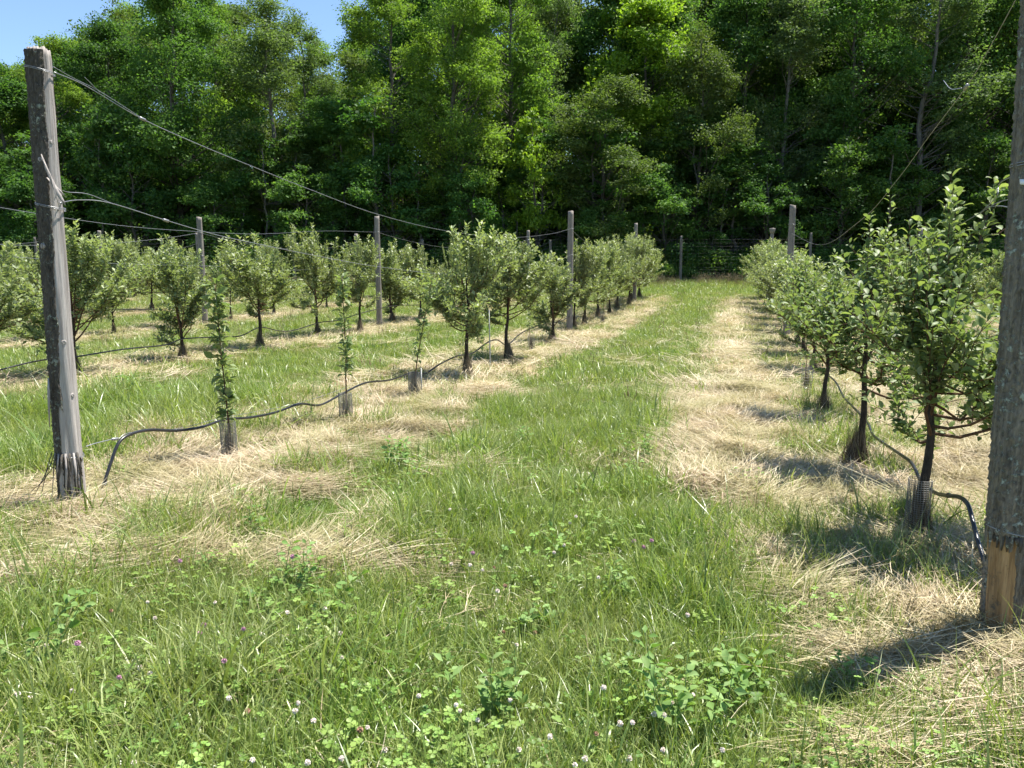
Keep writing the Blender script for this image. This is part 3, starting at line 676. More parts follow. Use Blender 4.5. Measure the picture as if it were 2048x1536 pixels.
# ------------------------------------------------------------------ apple trees
def env(z, H, R, z0, near=False):
    s = np.clip((z - z0)/(H - z0), 0, 1)
    if near: return R*np.interp(s, [0, .15, .35, .5, .7, .85, 1], [.8, 1.05, 1., .72, .42, .24, .08])
    return R * np.interp(s, [0, .12, .32, .55, .75, .9, 1], [.62, .9, 1., .98, .76, .42, .10])
def apple(seed, H, R, z0=.38, nb=15, dens=1.0, leaf=.062, hi=False, spires=4, lean=0.):
    """returns trunk G, list of branch G, and leaf arrays"""
    r = np.random.default_rng(seed); tr = G(); branches = []
    k = 9; zz = np.linspace(-.05, H*.66, k); wx = np.cumsum(r.normal(0, .012, k)) + .45*lean*np.maximum(0, zz/H)**3; wy = np.cumsum(r.normal(0, .012, k))
    wx -= wx[0]; wy -= wy[0]
    rt = .0135*H; TR = rt*np.maximum(0, 1 - zz/(H*.68))**.7 + .004; TR[0] *= 1.35; TR[1] *= 1.05
    TP = np.stack([wx, wy, zz], -1); V, Fq = tube_arrays(TP, TR, 9); tr.add(V, Fq)
    LP, LD, LN = [], [], []
    def leaves_along(P, every, up=0.25, start=.08):
        seg = np.linalg.norm(np.diff(P, axis=0), axis=1); Ltot = seg.sum(); n = max(2, int(Ltot*(1-start)/every))
        s = np.linspace(start, 1, n) * Ltot; cs = np.concatenate([[0], np.cumsum(seg)])
        q = np.stack([np.interp(s, cs, P[:, c]) for c in range(3)], -1)
        tdir = nrm(np.stack([np.interp(s, cs, np.gradient(P[:, c])) for c in range(3)], -1))
        a = np.arange(n)*2.4 + r.uniform(0, 6)
        ref = np.where(np.abs(tdir[:, 2:3]) > .9, np.array([[1., 0, 0]]), np.array([[0, 0, 1.]]))
        u = nrm(np.cross(tdir, ref)); v = np.cross(tdir, u)
        rad = np.cos(a)[:, None]*u + np.sin(a)[:, None]*v
        d = nrm(rad*.85 + tdir*.55 + [0, 0, up] + r.normal(0, .22, (n, 3)))
        nn = nrm(np.cross(np.cross(d, [0, 0, 1.]), d) + r.normal(0, .35, (n, 3)))
        LP.append(q + rad*.008); LD.append(d); LN.append(nn)
    def shoot(s0, d, ln, rad0, g, every=.021):
        n = 5; t_ = np.linspace(0, 1, n)[:, None]; P = s0 + nrm(d)*ln*t_ + np.array([0, 0, 1.])*ln*.22*t_**2 + np.vstack([[0, 0, 0], r.normal(0, .006, (n-1, 3))])
        V, Fq = tube_arrays(P, np.linspace(rad0, .0012, n), 4, False); g.add(V, Fq); leaves_along(P, every/dens)
    az = r.uniform(0, 6.28)
    for b in range(nb):
        f = (b + .5)/nb; zs = z0 + (H - z0)*.46*f**1.1; az += 2.399 + r.normal(0, .25); g = G()
        ze = max(zs + .05, min(H*.92, z0 + (H - z0)*(.06 + .80*((b*.618) % 1.0)) + r.normal(0, .04))); rr = env(np.array(ze), H*.95, R, z0, hi)*r.uniform(.72, 1.14)
        s0 = np.array([np.interp(zs, zz, wx), np.interp(zs, zz, wy), zs]); e = np.array([s0[0]*1 + math.cos(az)*rr + .95*lean*(ze/H)**2, s0[1] + math.sin(az)*rr, ze])
        n = 7; t_ = np.linspace(0, 1, n)[:, None]; sag = -np.sin(t_*math.pi)*.20*rr
        P = s0 + (e - s0)*t_ + np.hstack([0*sag, 0*sag, sag]) + np.vstack([[0, 0, 0], r.normal(0, .014, (n-1, 3))])
        r0 = max(.005, rt*.42*(1 - .55*f)); V, Fq = tube_arrays(P, np.linspace(r0, .0025, n), 6, False); g.add(V, Fq)
        od = nrm(e - s0)
        for q in range(int(r.integers(8, 12))):
            tt = r.uniform(.33, 1.0); i0 = tt*(n-1); i_ = int(min(n-2, i0)); sp = P[i_]*(1-(i0-i_)) + P[i_+1]*(i0-i_)
            d = od*.55 + r.normal(0, .55, 3) + [0, 0, r.uniform(0, .75)]
            shoot(sp, d, r.uniform(.10, .30)*(R/.6)**.5, .0028, g)
        shoot(P[-1], od + [0, 0, .5], r.uniform(.12, .3), .0028, g)
        for q in range(int(12*dens)):                # spur rosettes
            tt = r.uniform(.38, 1)*(n-1); i_ = int(min(n-2, tt)); sp = P[i_]*(1-(tt-i_)) + P[i_+1]*(tt-i_)
            m_ = 6; a = r.uniform(0, 6.28) + np.arange(m_)*1.05; el = r.uniform(-.1, .8, m_)
            d = np.stack([np.cos(a)*np.cos(el), np.sin(a)*np.cos(el), np.sin(el)], -1)
            LP.append(np.repeat(sp[None], m_, 0) + d*.012); LD.append(d); LN.append(nrm(r.normal(0, .3, (m_, 3)) + [0, 0, 1.]))
        branches.append(g)
    for q in range(spires):
        a = r.uniform(0, 6.28); rr = R*r.uniform(.1, .85)*(q > 0)*(.55 if hi else 1); ht = H*(1 if q == 0 else (r.uniform(.66, .9) if hi else r.uniform(.76, .98))); zb = H*.62
        s0 = np.array([np.interp(zb, zz, wx) + math.cos(a)*rr*.7, np.interp(zb, zz, wy) + math.sin(a)*rr*.7, zb]); g = G()
        e = np.array([s0[0] + math.cos(a)*rr*.5, s0[1] + math.sin(a)*rr*.5, ht])
        n = 7; P = s0 + (e - s0)*np.linspace(0, 1, n)[:, None] + np.vstack([[0, 0, 0], r.normal(0, .01, (n-1, 3))])
        V, Fq = tube_arrays(P, np.linspace(.006, .0015, n), 4, False); g.add(V, Fq); leaves_along(P, .014/dens, .35)
        for _ in range(5):
            i_ = r.integers(1, n-1); shoot(P[i_], r.normal(0, .5, 3) + [0, 0, .8], r.uniform(.06, .16), .002, g)
        branches.append(g)
    LP, LD, LN = map(np.concatenate, (LP, LD, LN)); n = len(LP)
    Ls = leaf*r.uniform(.55, 1.25, n); Ws = Ls*r.uniform(.48, .62, n)
    # young tips lighter
    tipness = sm(.75, 1.0, (LP[:, 2] - z0)/(H - z0)); tint = np.clip(r.normal(.42, .17, n) + .25*tipness, 0, 1)
    return tr, branches, (LP, LD, LN, Ls, Ws, tint)
def guard_mesh(seed, R0=.06, H=.38, nv=26, nr=30, wire=.0017):
    r = np.random.default_rng(seed); g = G(); k1, k2 = r.uniform(0, 6, 2)
    def pt(a, z): 
        rr = R0*(1 + .1*np.sin(a*2 + k1) + .06*np.sin(a*3 + z*9)); return np.stack([np.cos(a)*rr, np.sin(a)*rr, z + 0*a], -1)
    for q in range(nv):
        z = np.linspace(0, H, 6); a = q/nv*6.283 + .05*np.sin(z*7); V, Fq = tube_arrays(pt(a, z), wire, 3, False); g.add(V, Fq)
    for z in np.linspace(.01, H, nr):
        a = np.linspace(0, 6.283, 20); V, Fq = tube_arrays(pt(a, z + 0*a), wire, 3, False); g.add(V, Fq)
    return g.build("trunk_guard", [M['guard']])
def dead_tuft(seed, n=260, H=.34, R=.04, lean=.12):
    r = np.random.default_rng(seed); return blades(n, H*.35, H, .0042, R, lean, r, 3).build("dead_grass", [M['deadgrass']])
guards = [guard_mesh(k) for k in range(2)]; lowguard = guard_mesh(5, .065, .36, 14, 12, .0018)
def skirt(seed, n, H, Rb, Rt=.03, w=.0042, segs=4):
    # withered grass grown up against a trunk: wide at the foot, gathered above
    r = np.random.default_rng(seed); a = r.uniform(0, 6.283, n); rb = Rb*np.sqrt(r.uniform(.1, 1, n)); h = H*r.uniform(.3, 1.1, n)
    V = []; lop = 1 + .35*np.sin(a + 1.3); tw = r.normal(0, .35, n); out = (r.uniform(0, 1, n) < .22)*r.uniform(.03, .12, n)
    for k in range(segs + 1):
        q = k/segs; rad = rb*lop*(1-q)**1.2 + Rt*q*r.uniform(.6, 1.3, n) + out*q*q; aa = a + tw*q; c = np.stack([np.cos(aa)*rad, np.sin(aa)*rad, h*q - .01], -1) + r.normal(0, .004, (n, 3))
        ww = w*r.uniform(.5, 1.4, n)*(1 - q**2)*.5; sd = np.stack([-np.sin(aa), np.cos(aa), 0*aa], -1)
        V += [c - sd*ww[:, None], c + sd*ww[:, None]] if k < segs else [c]
    kk = 2*segs + 1; V = np.stack(V, 1).reshape(-1, 3); off = (np.arange(n)*kk)[:, None, None]; tt = r.uniform(0, 1, n)
    f4 = np.array([[2*b, 2*b+1, 2*b+3, 2*b+2] for b in range(segs-1)]); f3 = np.array([[2*segs-2, 2*segs-1, 2*segs]]); g = G(); g.V.append(V); g.n = len(V)
    g.F[4] = [(f4[None]+off).reshape(-1, 4)]; g.T[4] = [np.repeat(tt, segs-1)]; g.F[3] = [(f3[None]+off).reshape(-1, 3)]; g.T[3] = [tt]
    return g.build("dead_grass", [M['deadgrass']])
tufts = [skirt(1, 420, .42, .085), skirt(2, 950, .36, .125), skirt(3, 260, .34, .06)]
# leaf meshes shared by the leaves that show singly
LV = []
for q in range(12):
    rr = np.random.default_rng(900+q); tv = LEAF_HI[0].copy(); tv[:, 1] *= .54*rr.uniform(.88, 1.1); tv[:, 2] *= rr.uniform(.3, 1.9); tv[:, 2] += .05*rr.normal()*tv[:, 0]**2
    V, Fs = stamp(tv, LEAF_HI[1], np.zeros((1,3)), np.array([[1.,0,0]]), np.array([[0,0,1.]]), np.ones(1), np.ones(1))
    LV.append(G().add(V, Fs, np.clip(.25 + .05*q + rr.normal(0, .1), 0, 1)).build("leaf", [M['apple']], True))
def single_leaves(parent, A, loc, rz, sc, count):
    """the leaves that show largest become objects; the rest stays foliage"""
    LP, LD, LN, Ls, Ws, tint = A; c_, s_ = math.cos(rz), math.sin(rz)
    wx = loc[0] + sc*(LP[:, 0]*c_ - LP[:, 1]*s_); wy = loc[1] + sc*(LP[:, 0]*s_ + LP[:, 1]*c_)
    score = np.hypot(wx, wy)/1.0 - Ls*6
    order = np.argsort(score)[:count]
    for i_ in order:
        d = Vector(LD[i_]).normalized(); y_ = Vector(LN[i_]).cross(d).normalized(); z_ = d.cross(y_)
        Mx = Matrix((( d.x*Ls[i_], y_.x*Ls[i_], z_.x*Ls[i_], LP[i_][0]), (d.y*Ls[i_], y_.y*Ls[i_], z_.y*Ls[i_], LP[i_][1]), (d.z*Ls[i_], y_.z*Ls[i_], z_.z*Ls[i_], LP[i_][2]), (0,0,0,1)))
        o = bpy.data.objects.new("leaf", LV[int(np.clip(tint[i_]*11, 0, 11))]); C.objects.link(o); o.parent = parent; o.matrix_local = Mx
    m = np.ones(len(LP), bool); m[order] = False
    return tuple(a[m] for a in A)
def near_apple(seed, loc, rz, label, group, H, R, leaf=.060, count=300, guard=None, **kw):
    tr, br, A = apple(seed, H, R, leaf=leaf, hi=True, **kw)
    o = thing("apple_tree", label, "apple tree", loc, rz, group)
    ob("trunk", tr.build("trunk", [M['appletrunk']], True), o)
    for g in br: ob("branch", g.build("branch", [M['redbark']], True), o)
    B = single_leaves(o, A, loc, rz, 1, count)
    V, Fs = stamp(LEAF_HI[0]*(1, 1, 1), LEAF_HI[1], B[0], B[1], B[2], B[3], B[4])
    tt = B[5]; g = G(); g.V.append(V); g.n = len(V)
    for f, k in zip(Fs, (4, 4)): g.F.setdefault(f.shape[1], []).append(f); g.T.setdefault(f.shape[1], []).append(np.repeat(tt, 4))
    ob("foliage", g.build("foliage", [M['apple']], True), o, kind="stuff")
    return o
G0 = "apple trees in the row of the thick lichened post"; G1 = "apple trees in the row of the pale split post"
b0 = ground(1830, 1085)
t0 = near_apple(7001, b0, 0.0, "nearest apple tree, broad leafy crown and dark trunk beside the thick lichened post", G0, 2.02, .74, nb=27, z0=.60, dens=1.1, spires=6, leaf=.056, lean=.2)
ob("trunk_guard", guards[0], t0, (0, 0, 0)); ob("dead_grass", tufts[0], t0, (0.0, -.02, 0), "stuff")
b1 = ground(1715, 930)
t1 = near_apple(7002, b1, 2.2, "apple tree with one tall shoot and a shaggy dead grass skirt, second from thick post", G0, 2.02, .62, nb=21, z0=.66, dens=1.1, spires=5, leaf=.055)
o = ob("dead_grass", tufts[1], t1, (0, 0, 0), "stuff"); o.scale = (1.15, 1.15, 1.1)
b2 = ground(1645, 845)
t2 = near_apple(7003, b2, 0.0, "apple tree third from the thick lichened post, crown hanging towards the alley", G0, 1.80, .64, nb=18, z0=.56, dens=1.0, spires=4, leaf=.055, lean=-.25, count=300)
o = ob("dead_grass", tufts[1], t2, (0, 0, 0), "stuff")

def sapling(seed, loc, H, label, group, guardH=.36, lean=(0, 0), leafy=.30, count=400, leaf=.06, gm_=0, fullness=1.0):
    r = np.random.default_rng(seed); o = thing("apple_sapling", label, "young tree", loc, 0, group)
    n = 9; zz = np.linspace(-.03, H, n); P = np.stack([lean[0]*(zz/H)**1.3 + np.cumsum(r.normal(0, .006, n)), lean[1]*(zz/H) + np.cumsum(r.normal(0, .006, n)), zz], -1)
    V, Fq = tube_arrays(P, np.linspace(.009, .003, n), 7); ob("stem", G().add(V, Fq).build("stem", [M['redbark']], True), o)
    m = int(135*(H - leafy)/.9*fullness); z = np.sort(leafy + (H - leafy)*(r.uniform(0, 1, m)**.8)); z = np.minimum(H, z + .02*np.sin(z*40)); q = np.stack([np.interp(z, zz, P[:, c]) for c in range(3)], -1)
    a = r.uniform(0, 6.28, m); d = np.stack([np.cos(a), np.sin(a), r.uniform(-.5, 1.2, m)], -1)
    big = sm(0, .6, (z-leafy)/(H-leafy)); off = d*(r.uniform(.003, .06, m)*r.uniform(.3, 1, m))[:, None]
    Ls = leaf*r.uniform(.7, 1.5, m); A = (q + off, nrm(d), nrm(r.normal(0, .35, (m, 3)) + [0, 0, 1.]), Ls, Ls*.55, np.clip(r.normal(.5, .2, m), 0, 1))
    g = G()
    for i_ in range(0, m, 3):
        V, Fq = tube_arrays(np.array([q[i_], q[i_] + off[i_]]), .0012, 3, False); g.add(V, Fq)
    ob("twigs", g.build("twigs", [M['redbark']]), o, kind="stuff")
    B = single_leaves(o, A, loc, 0, 1, count)
    if len(B[0]):
        V, Fs = stamp(*LEAF_MID, B[0], B[1], B[2], B[3], B[4]); ob("foliage", G().add(V, Fs, np.repeat(B[5], 2)).build("foliage", [M['apple']]), o, kind="stuff")
    gg = ob("trunk_guard", guards[gm_] if count > 0 else lowguard, o, (0, 0, 0)); gg.scale = (1.15, 1.15, guardH/.38)
    dg = ob("dead_grass", tufts[2], o, (0, 0, 0), "stuff")
    return o
GS = "young saplings in mesh guards along the split post's row"
s1 = ground(460, 928); sapling(11, s1, 1.50, "nearest thin apple sapling in a mesh guard, leafy to the base", GS, .36, (-.06, 0), .33, fullness=1.45, leaf=.07)
s2 = ground(692, 850); sapling(12, s2, 1.52, "upright thin sapling in a guard, second from the pale split post", GS, .34, (.0, 0), .50, leaf=.066, fullness=1.15, gm_=1)
s3 = ground(828, 796); sapling(13, s3, 1.42, "leaning thin sapling beside a small post stub, third from the pale split post", GS, .30, (.22, 0), .4, leaf=.062, gm_=1)
st = ob("guard_stake", rough_post(.34, .012, .010, 77, 6, 4, .02).build("guard_stake", [M['bamboo']]), None, ground(843, 792)); tag(st, "short grey plastic stake beside the leaning sapling's guard", "stake")
sapling(14, ground(1062, 706), .95, "small sapling in a mesh guard under the wide apple trees", GS, .36, (0, 0), .35, 0, .05)
sapling(15, ground(613*0+1612, 790), .80, "small guarded stub of a sapling behind the third apple tree", "young saplings near the thick post", .42, (0, 0), .4, 0, .05, fullness=.4)
sapling(16, ground(1205, 650), .9, "tiny guarded sapling beyond the tallest trellis post", GS, .4, (0, 0), .4, 0, .05)
stk = ob("thin_stake", rough_post(.95, .011, .009, 5, 6, 5, .02, lean=(-.02, 0)).build("thin_stake", [M['bamboo']]), None, ground(981, 738)); tag(stk, "thin upright grey stake between two wide apple trees", "stake")

# bushy trees farther off: six kinds, then copies
AK = []
for q, (H, R, nb, z0, sp, ln) in enumerate([(2.2, .70, 18, .62, 5, 0), (2.2, .60, 16, .66, 4, .25), (2.4, .78, 20, .6, 6, -.1), (2.1, .48, 18, .32, 4, 0), (2.6, .85, 22, .55, 7, -.25), (2.3, .66, 17, .68, 4, .3)]):
    tr, br, A = apple(8000 + q, H, R, z0=z0, nb=nb+4, spires=sp+3, lean=ln, dens=1.25, leaf=.076)
    tg = merge(tr)
    bg = [g for g in br]
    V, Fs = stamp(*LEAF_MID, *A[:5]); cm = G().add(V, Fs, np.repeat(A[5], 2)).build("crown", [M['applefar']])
    AK.append((H, R, tr.build("trunk", [M['appletrunk']], True), merge(*bg).build("branches", [M['redbark']]), cm))
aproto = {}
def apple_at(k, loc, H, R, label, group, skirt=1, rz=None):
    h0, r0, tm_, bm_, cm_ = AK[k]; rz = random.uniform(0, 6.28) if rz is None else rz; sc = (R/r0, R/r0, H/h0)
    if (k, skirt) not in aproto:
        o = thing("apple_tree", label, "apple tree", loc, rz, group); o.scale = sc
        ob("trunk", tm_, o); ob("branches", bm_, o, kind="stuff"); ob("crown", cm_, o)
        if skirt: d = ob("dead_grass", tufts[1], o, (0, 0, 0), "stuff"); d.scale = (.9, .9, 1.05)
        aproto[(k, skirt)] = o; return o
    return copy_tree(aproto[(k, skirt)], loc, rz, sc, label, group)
ORD = "first second third fourth fifth sixth seventh eighth ninth tenth eleventh twelfth thirteenth fourteenth fifteenth sixteenth seventeenth eighteenth nineteenth twentieth".split()
apple_at(0, ground(933, 755), 2.25, .72, "wide apple tree with low crooked bough, nearest full tree of the split post's row", G1)
apple_at(1, ground(1015, 720), 2.2, .66, "apple tree with a bell-shaped dead grass skirt beside the thin stake", G1)
apple_at(3, ground(1105, 684), 1.9, .52, "smallish apple tree just before the tallest trellis post", G1)
for q, d in enumerate([20.9, 22.6, 24.6, 26.4, 28.2, 30.0, 31.8, 33.8]):
    x = ROWC[1] + SL*d + random.uniform(-.12, .12)
    apple_at([0, 2, 5, 4, 0, 2, 4, 5][q], (x, d, T(x, d)), 2.3 + .06*q + random.uniform(-.1, .12), .72 + .03*q, "bushy apple tree, %s after the tallest trellis post in the split post's row" % ORD[q], G1)
for q, d in enumerate([12.3, 14.3, 16.4, 19.9, 22., 24.1, 26.2, 28.3, 30.6, 33.]):
    x = ROWC[0] + SL*d + random.uniform(-.1, .1) + .1
    apple_at([5, 1, 0, 2, 0, 5, 4, 2, 4, 0][q], (x, d, T(x, d)), [1.75, 1.8, 1.9, 2.1, 2.1, 2.3, 2.3, 2.5, 2.6, 2.4][q], [.62, .66, .66, .72, .75, .8, .85, .85, .9, .9][q], "bushy apple tree, %s from the third one in the thick post's row" % ORD[q], G0)
G2 = "apple trees in the second row behind the split post"
c2 = ROWC[2]
d0 = 9.9; apple_at(4, (c2 + SL*d0, d0, T(c2 + SL*d0, d0)), 2.15, .85, "dense apple tree cut by the picture's edge beside the split post", G2)
apple_at(4, ground(155, 752), 2.3, .88, "very wide apple tree standing right behind the pale split post", G2)
apple_at(3, ground(367, 724), 2.15, .48, "narrow many-stemmed apple tree with a thick guarded base", G2)
apple_at(1, ground(520, 697), 2.3, .74, "round open apple tree with spreading low boughs behind the first sapling", G2)
apple_at(2, ground(635, 675), 2.7, .82, "tallest apple tree of the second row with a straight clean trunk", G2)
apple_at(5, ground(720, 663), 2.45, .70, "apple tree behind the second sapling with crooked branches", G2)
apple_at(3, ground(785, 650), 2.4, .66, "apple tree with a thick low base just past the second row's post", G2)
apple_at(0, ground(842, 640), 2.3, .72, "apple tree behind the leaning sapling in the second row", G2)
def fill_row(rw, d0, d1, step, group, phrase):
    q = 0; d = d0
    while d < d1:
        x = ROWC[rw] + SL*d + random.uniform(-.15, .15)
        apple_at(random.choice([0, 1, 2, 3, 5, 4]), (x, d, T(x, d)), random.uniform(2.0, 2.7), random.uniform(.5, .8), phrase % ORD[q], group); q += 1; d += step + random.uniform(-.25, .5)
fill_row(2, 27.0, 36, 2.2, G2, "apple tree, %s beyond the gap in the second row, far down the orchard")
fill_row(3, 17.0, 36.5, 2.3, "apple trees in the third row", "apple tree, %s from the near end of the third row")
fill_row(4, 22.5, 36.5, 2.5, "apple trees in the fourth row", "apple tree, %s from the near end of the fourth row")
fill_row(5, 28.5, 36.5, 2.6, "apple trees in the fifth row", "apple tree, %s visible in the farthest row")
fill_row(-1, 16.5, 35, 2.9, "apple trees beyond the thick post's row", "apple tree, %s visible in the row beyond the thick lichened post's row")

# ------------------------------------------------------------------ posts
def detailed_post(H, r0, r1, seed, ang0=None, ang1=None, n=48, m=90, depth=.006, shell=0., zr=None, lean=(0, 0), cut=.015, widen=0.):
    """a log surface with lengthwise cracks; ang0..ang1 and zr cut out a shell patch of bark"""
    r = np.random.default_rng(seed); full = ang0 is None
    a = np.arange(n)/n*2*math.pi if full else np.linspace(ang0, ang1, n)
    z = np.linspace(-.2, H, m) if zr is None else np.linspace(zr[0], zr[1], m)
    A, Zz = np.meshgrid(a, z)
    if widen: A = ang0 + (A - ang0)*(1 + widen*(Zz/H - .5))
    nf = Noise(seed, 1.0, 3); crack = 0
    for q in range(9):
        ca = r.uniform(0, 6.28); zc = r.uniform(0, H); ln = r.uniform(.3, 1.4); wa = ca + .08*np.sin(Zz*r.uniform(1, 4) + q)
        crack = crack + np.exp(-((np.angle(np.exp(1j*(A - wa))))/.045)**2) * np.exp(-((Zz - zc)/ln)**2) * r.uniform(.4, 1)
    rad = r0 + (r1 - r0)*Zz/H + depth*.8*nf(np.cos(A)*1.3 + Zz*.2, np.sin(A)*1.3 + Zz*.5) - depth*1.6*crack + shell
    if shell: rad = rad + .0035*r.normal(0, 1, rad.shape)
    lx = lean[0]*Zz/H; ly = lean[1]*Zz/H
    if not full:                                   # ragged edges sink into the wood
        e = np.minimum(np.arange(n), n-1-np.arange(n)); rad = rad - np.where(e == 0, shell + .004, 0)[None, :]
        A = A + (.05*np.sin(Zz*11 + 1) + .035*np.sin(Zz*27) + .02*r.normal(0, 1, (m, 1)))*np.where(e < 3, 1, .3)[None, :]
    V = np.stack([np.cos(A)*rad + lx, np.sin(A)*rad + ly, Zz], -1)
    if zr is None: V[-1, :, 2] += cut*np.cos(a*1 + 1.) + .006*r.normal(0, 1, n); V[-1, :, :2] = V[-1, :, :2]*.96
    else:
        V[0, :, 2] += .03*np.sin(a*13) + .02*r.normal(0, 1, n)
        V[-1, :, 2] += (.02*r.normal(0, 1, n)) * (0 if zr[1] >= H - .02 else 1)
    V = V.reshape(-1, 3); i, j = np.meshgrid(np.arange(m-1), np.arange(n if full else n-1), indexing='ij'); j2 = (j+1) % n
    F = [np.stack([i*n+j, i*n+j2, (i+1)*n+j2, (i+1)*n+j], -1).reshape(-1, 4)]
    if full:
        cen = np.array([[lean[0], lean[1], H - .01]]); V = np.vstack([V, cen]); k = np.arange(n)
        F.append(np.stack([np.full(n, m*n), (m-1)*n+k, (m-1)*n+(k+1) % n], -1))
    return G().add(V, F)
def ring(z, rad, wire=.0022, turns=1.0, lean=(0, 0), H=3.1, rise=.015, sides=5, tilt=0.):
    a = np.linspace(0, 6.283*turns, int(30*turns)); s = z/H
    P = np.stack([np.cos(a)*rad + lean[0]*s, np.sin(a)*rad + lean[1]*s, z + rise*a/6.283 + tilt*np.cos(a)], -1); return tube_arrays(P, wire, sides)
def strip(pts, w, th=.003, side=(1, 0, 0)):
    """a peeling splinter: thin tapering bar with thickness"""
    P = np.asarray(pts, float); n = len(P); sd = nrm(np.asarray(side, float)); t_ = nrm(np.gradient(P, axis=0)); up = nrm(np.cross(t_, sd)); w = np.broadcast_to(w, (n,))
    V = np.stack([P - sd*w[:, None]/2 - up*th/2, P + sd*w[:, None]/2 - up*th/2, P + sd*w[:, None]/2 + up*th/2, P - sd*w[:, None]/2 + up*th/2], 1).reshape(-1, 3)
    i, j = np.meshgrid(np.arange(n-1), np.arange(4), indexing='ij'); F = np.stack([i*4+j, i*4+(j+1) % 4, (i+1)*4+(j+1) % 4, (i+1)*4+j], -1).reshape(-1, 4)
    return V, [np.vstack([F, [[3, 2, 1, 0], [4*n-4, 4*n-3, 4*n-2, 4*n-1]]])]
def piece(name, parent, VF, mat, smooth=True): return ob(name, G().add(*VF).build(name, [mat], smooth), parent)
def knot(parent, z, ang, rad, mat, s=.02, out=.012):
    a = np.array([math.cos(ang), math.sin(ang), 0]); c = a*rad + [0, 0, z]
    P = np.array([c - a*.02, c + a*out*.6, c + a*out, c + a*(out*.7)]); return piece("knot", parent, tube_arrays(P, [s*1.3, s, s*.75, s*.3], 10), mat)

PH = 2.93
lp = ground(148, 1018)
LLEAN = (0.02, 0.0)
left = thing("split_trellis_post", "tall pale weathered end post, half bare silver wood and half dark bark", "post", lp, 0, "trellis end posts")
ob("post_body", detailed_post(PH, .074, .066, 41, lean=LLEAN).build("post_body", [M['silver']], True), left)
bk = ob("bark", detailed_post(PH, .074, .066, 41, math.radians(110), math.radians(296), 60, 170, .004, .010, (.70, PH-.005), LLEAN, widen=.26).build("bark", [M['postbark']], True), left); bk["label"] = "dark lichened bark left along the shaded side of the post"
b2_ = ob("bark", detailed_post(PH, .074, .066, 41, math.radians(165), math.radians(262), 26, 44, .004, .011, (.33, .76), LLEAN).build("bark", [M['postbark']], True), left)
for z, n_ in ((PH-.125, 2.), (1.98, 2.2), (.375, 1.3)):
    piece("wire_wrap", left, ring(z, .083, .0022, n_, LLEAN, PH, .008, tilt=-.02), M['wire'])
for z, a_, s_ in ((2.38, -.35, .016), (2.27, -1.35, .014), (1.74, -1.75, .018), (1.13, -.75, .016), (.78, -.4, .014)):
    knot(left, z, a_, .070, M['silver'], s_)
for a0, a1, zt in ((196, 222, .33), (268, 296, .37), (312, 330, .30), (338, 352, .35)):
    ob("bark", detailed_post(PH, .074, .066, 41, math.radians(a0), math.radians(a1), 14, 34, .005, .009, (-.03, zt), LLEAN).build("bark", [M['postbark']], True), left)
w = np.array([.006, .016, .02, .028, .02, .004])
S_ = lambda pts: np.array(pts, float)
piece("splinter", left, strip(S_([[-.01,-.09,2.30],[.01,-.1,2.22],[.035,-.115,2.14],[.06,-.13,2.07],[.085,-.14,2.02],[.10,-.145,1.99]]), w), M['silver']).rotation_euler[2] = .48
piece("splinter", left, strip(S_([[.01,-.09,2.16],[.04,-.11,2.12],[.075,-.12,2.08],[.105,-.125,2.04]]), [.008,.018,.016,.004]), M['silver']).rotation_euler[2] = .48
piece("splinter", left, strip(S_([[.0,-.095,2.26],[.03,-.12,2.17],[.05,-.135,2.06],[.065,-.13,1.97]]), [.003,.006,.006,.002]), M['silver']).rotation_euler[2] = .48
rr = np.random.default_rng(8)
for q in range(9):                                 # bark shreds hanging at the foot
    a_ = math.radians(205 + q*16); c_, s_ = math.cos(a_), math.sin(a_); l_ = rr.uniform(.12, .34); o1 = rr.uniform(.0, .05)
    piece("splinter", left, strip(S_([[c_*.083, s_*.083, .40], [c_*(.093+o1*.3), s_*(.093+o1*.3), .40-l_*.4], [c_*(.097+o1)+.01*rr.normal(), s_*(.097+o1), .40-l_]]), [.012*rr.uniform(.6,1.8), .014, .003], side=(-s_, c_, 0)), M['silver' if q % 2 else 'postbark'])
piece("splinter", left, strip(S_([[-.045,-.085,.90],[-.04,-.1,.82],[-.045,-.105,.70],[-.055,-.10,.58]]), [.006,.018,.014,.004]), M['silver'])
for q in range(3):
    x0 = -.07 - .02*q; piece("splinter", left, strip(S_([[-.09,-.04,.40-.05*q],[x0-.05,-.07,.28-.04*q],[x0-.08-.02*q,-.09,.14]]), [.004,.006,.002]), M['postbark'])

rp = ground(2004, 1272)
RLEAN = (-.055, .02)
right = thing("lichened_trellis_post", "thick ridged end post with lichen and raw orange wood near its foot", "post", rp, 0, "trellis end posts")
ob("post_body", detailed_post(PH, .073, .075, 43, lean=RLEAN).build("post_body", [M['orange']], True), right)["label"] = "raw orange-brown wood where the bark has come away"
ob("bark", detailed_post(PH, .073, .075, 43, math.radians(90), math.radians(447), 90, 200, .006, .010, (.46, PH-.01), RLEAN).build("bark", [M['postbark2']], True), right)
ob("bark", detailed_post(PH, .073, .075, 43, math.radians(262), math.radians(420), 40, 40, .005, .010, (-.05, .48), RLEAN).build("bark", [M['postbark2']], True), right)
ob("bark", detailed_post(PH, .073, .075, 43, math.radians(120), math.radians(166), 20, 40, .005, .008, (.02, .35), RLEAN).build("bark", [M['postbark2']], True), right)
for z, n_, tl in ((.475, 1.2, -.018), (2.0, 2.0, .01), (2.92, 2, .01)): piece("wire_wrap", right, ring(z, .088, .0024, n_, RLEAN, PH, .01, tilt=tl), M['wire'])
rr = np.random.default_rng(9)
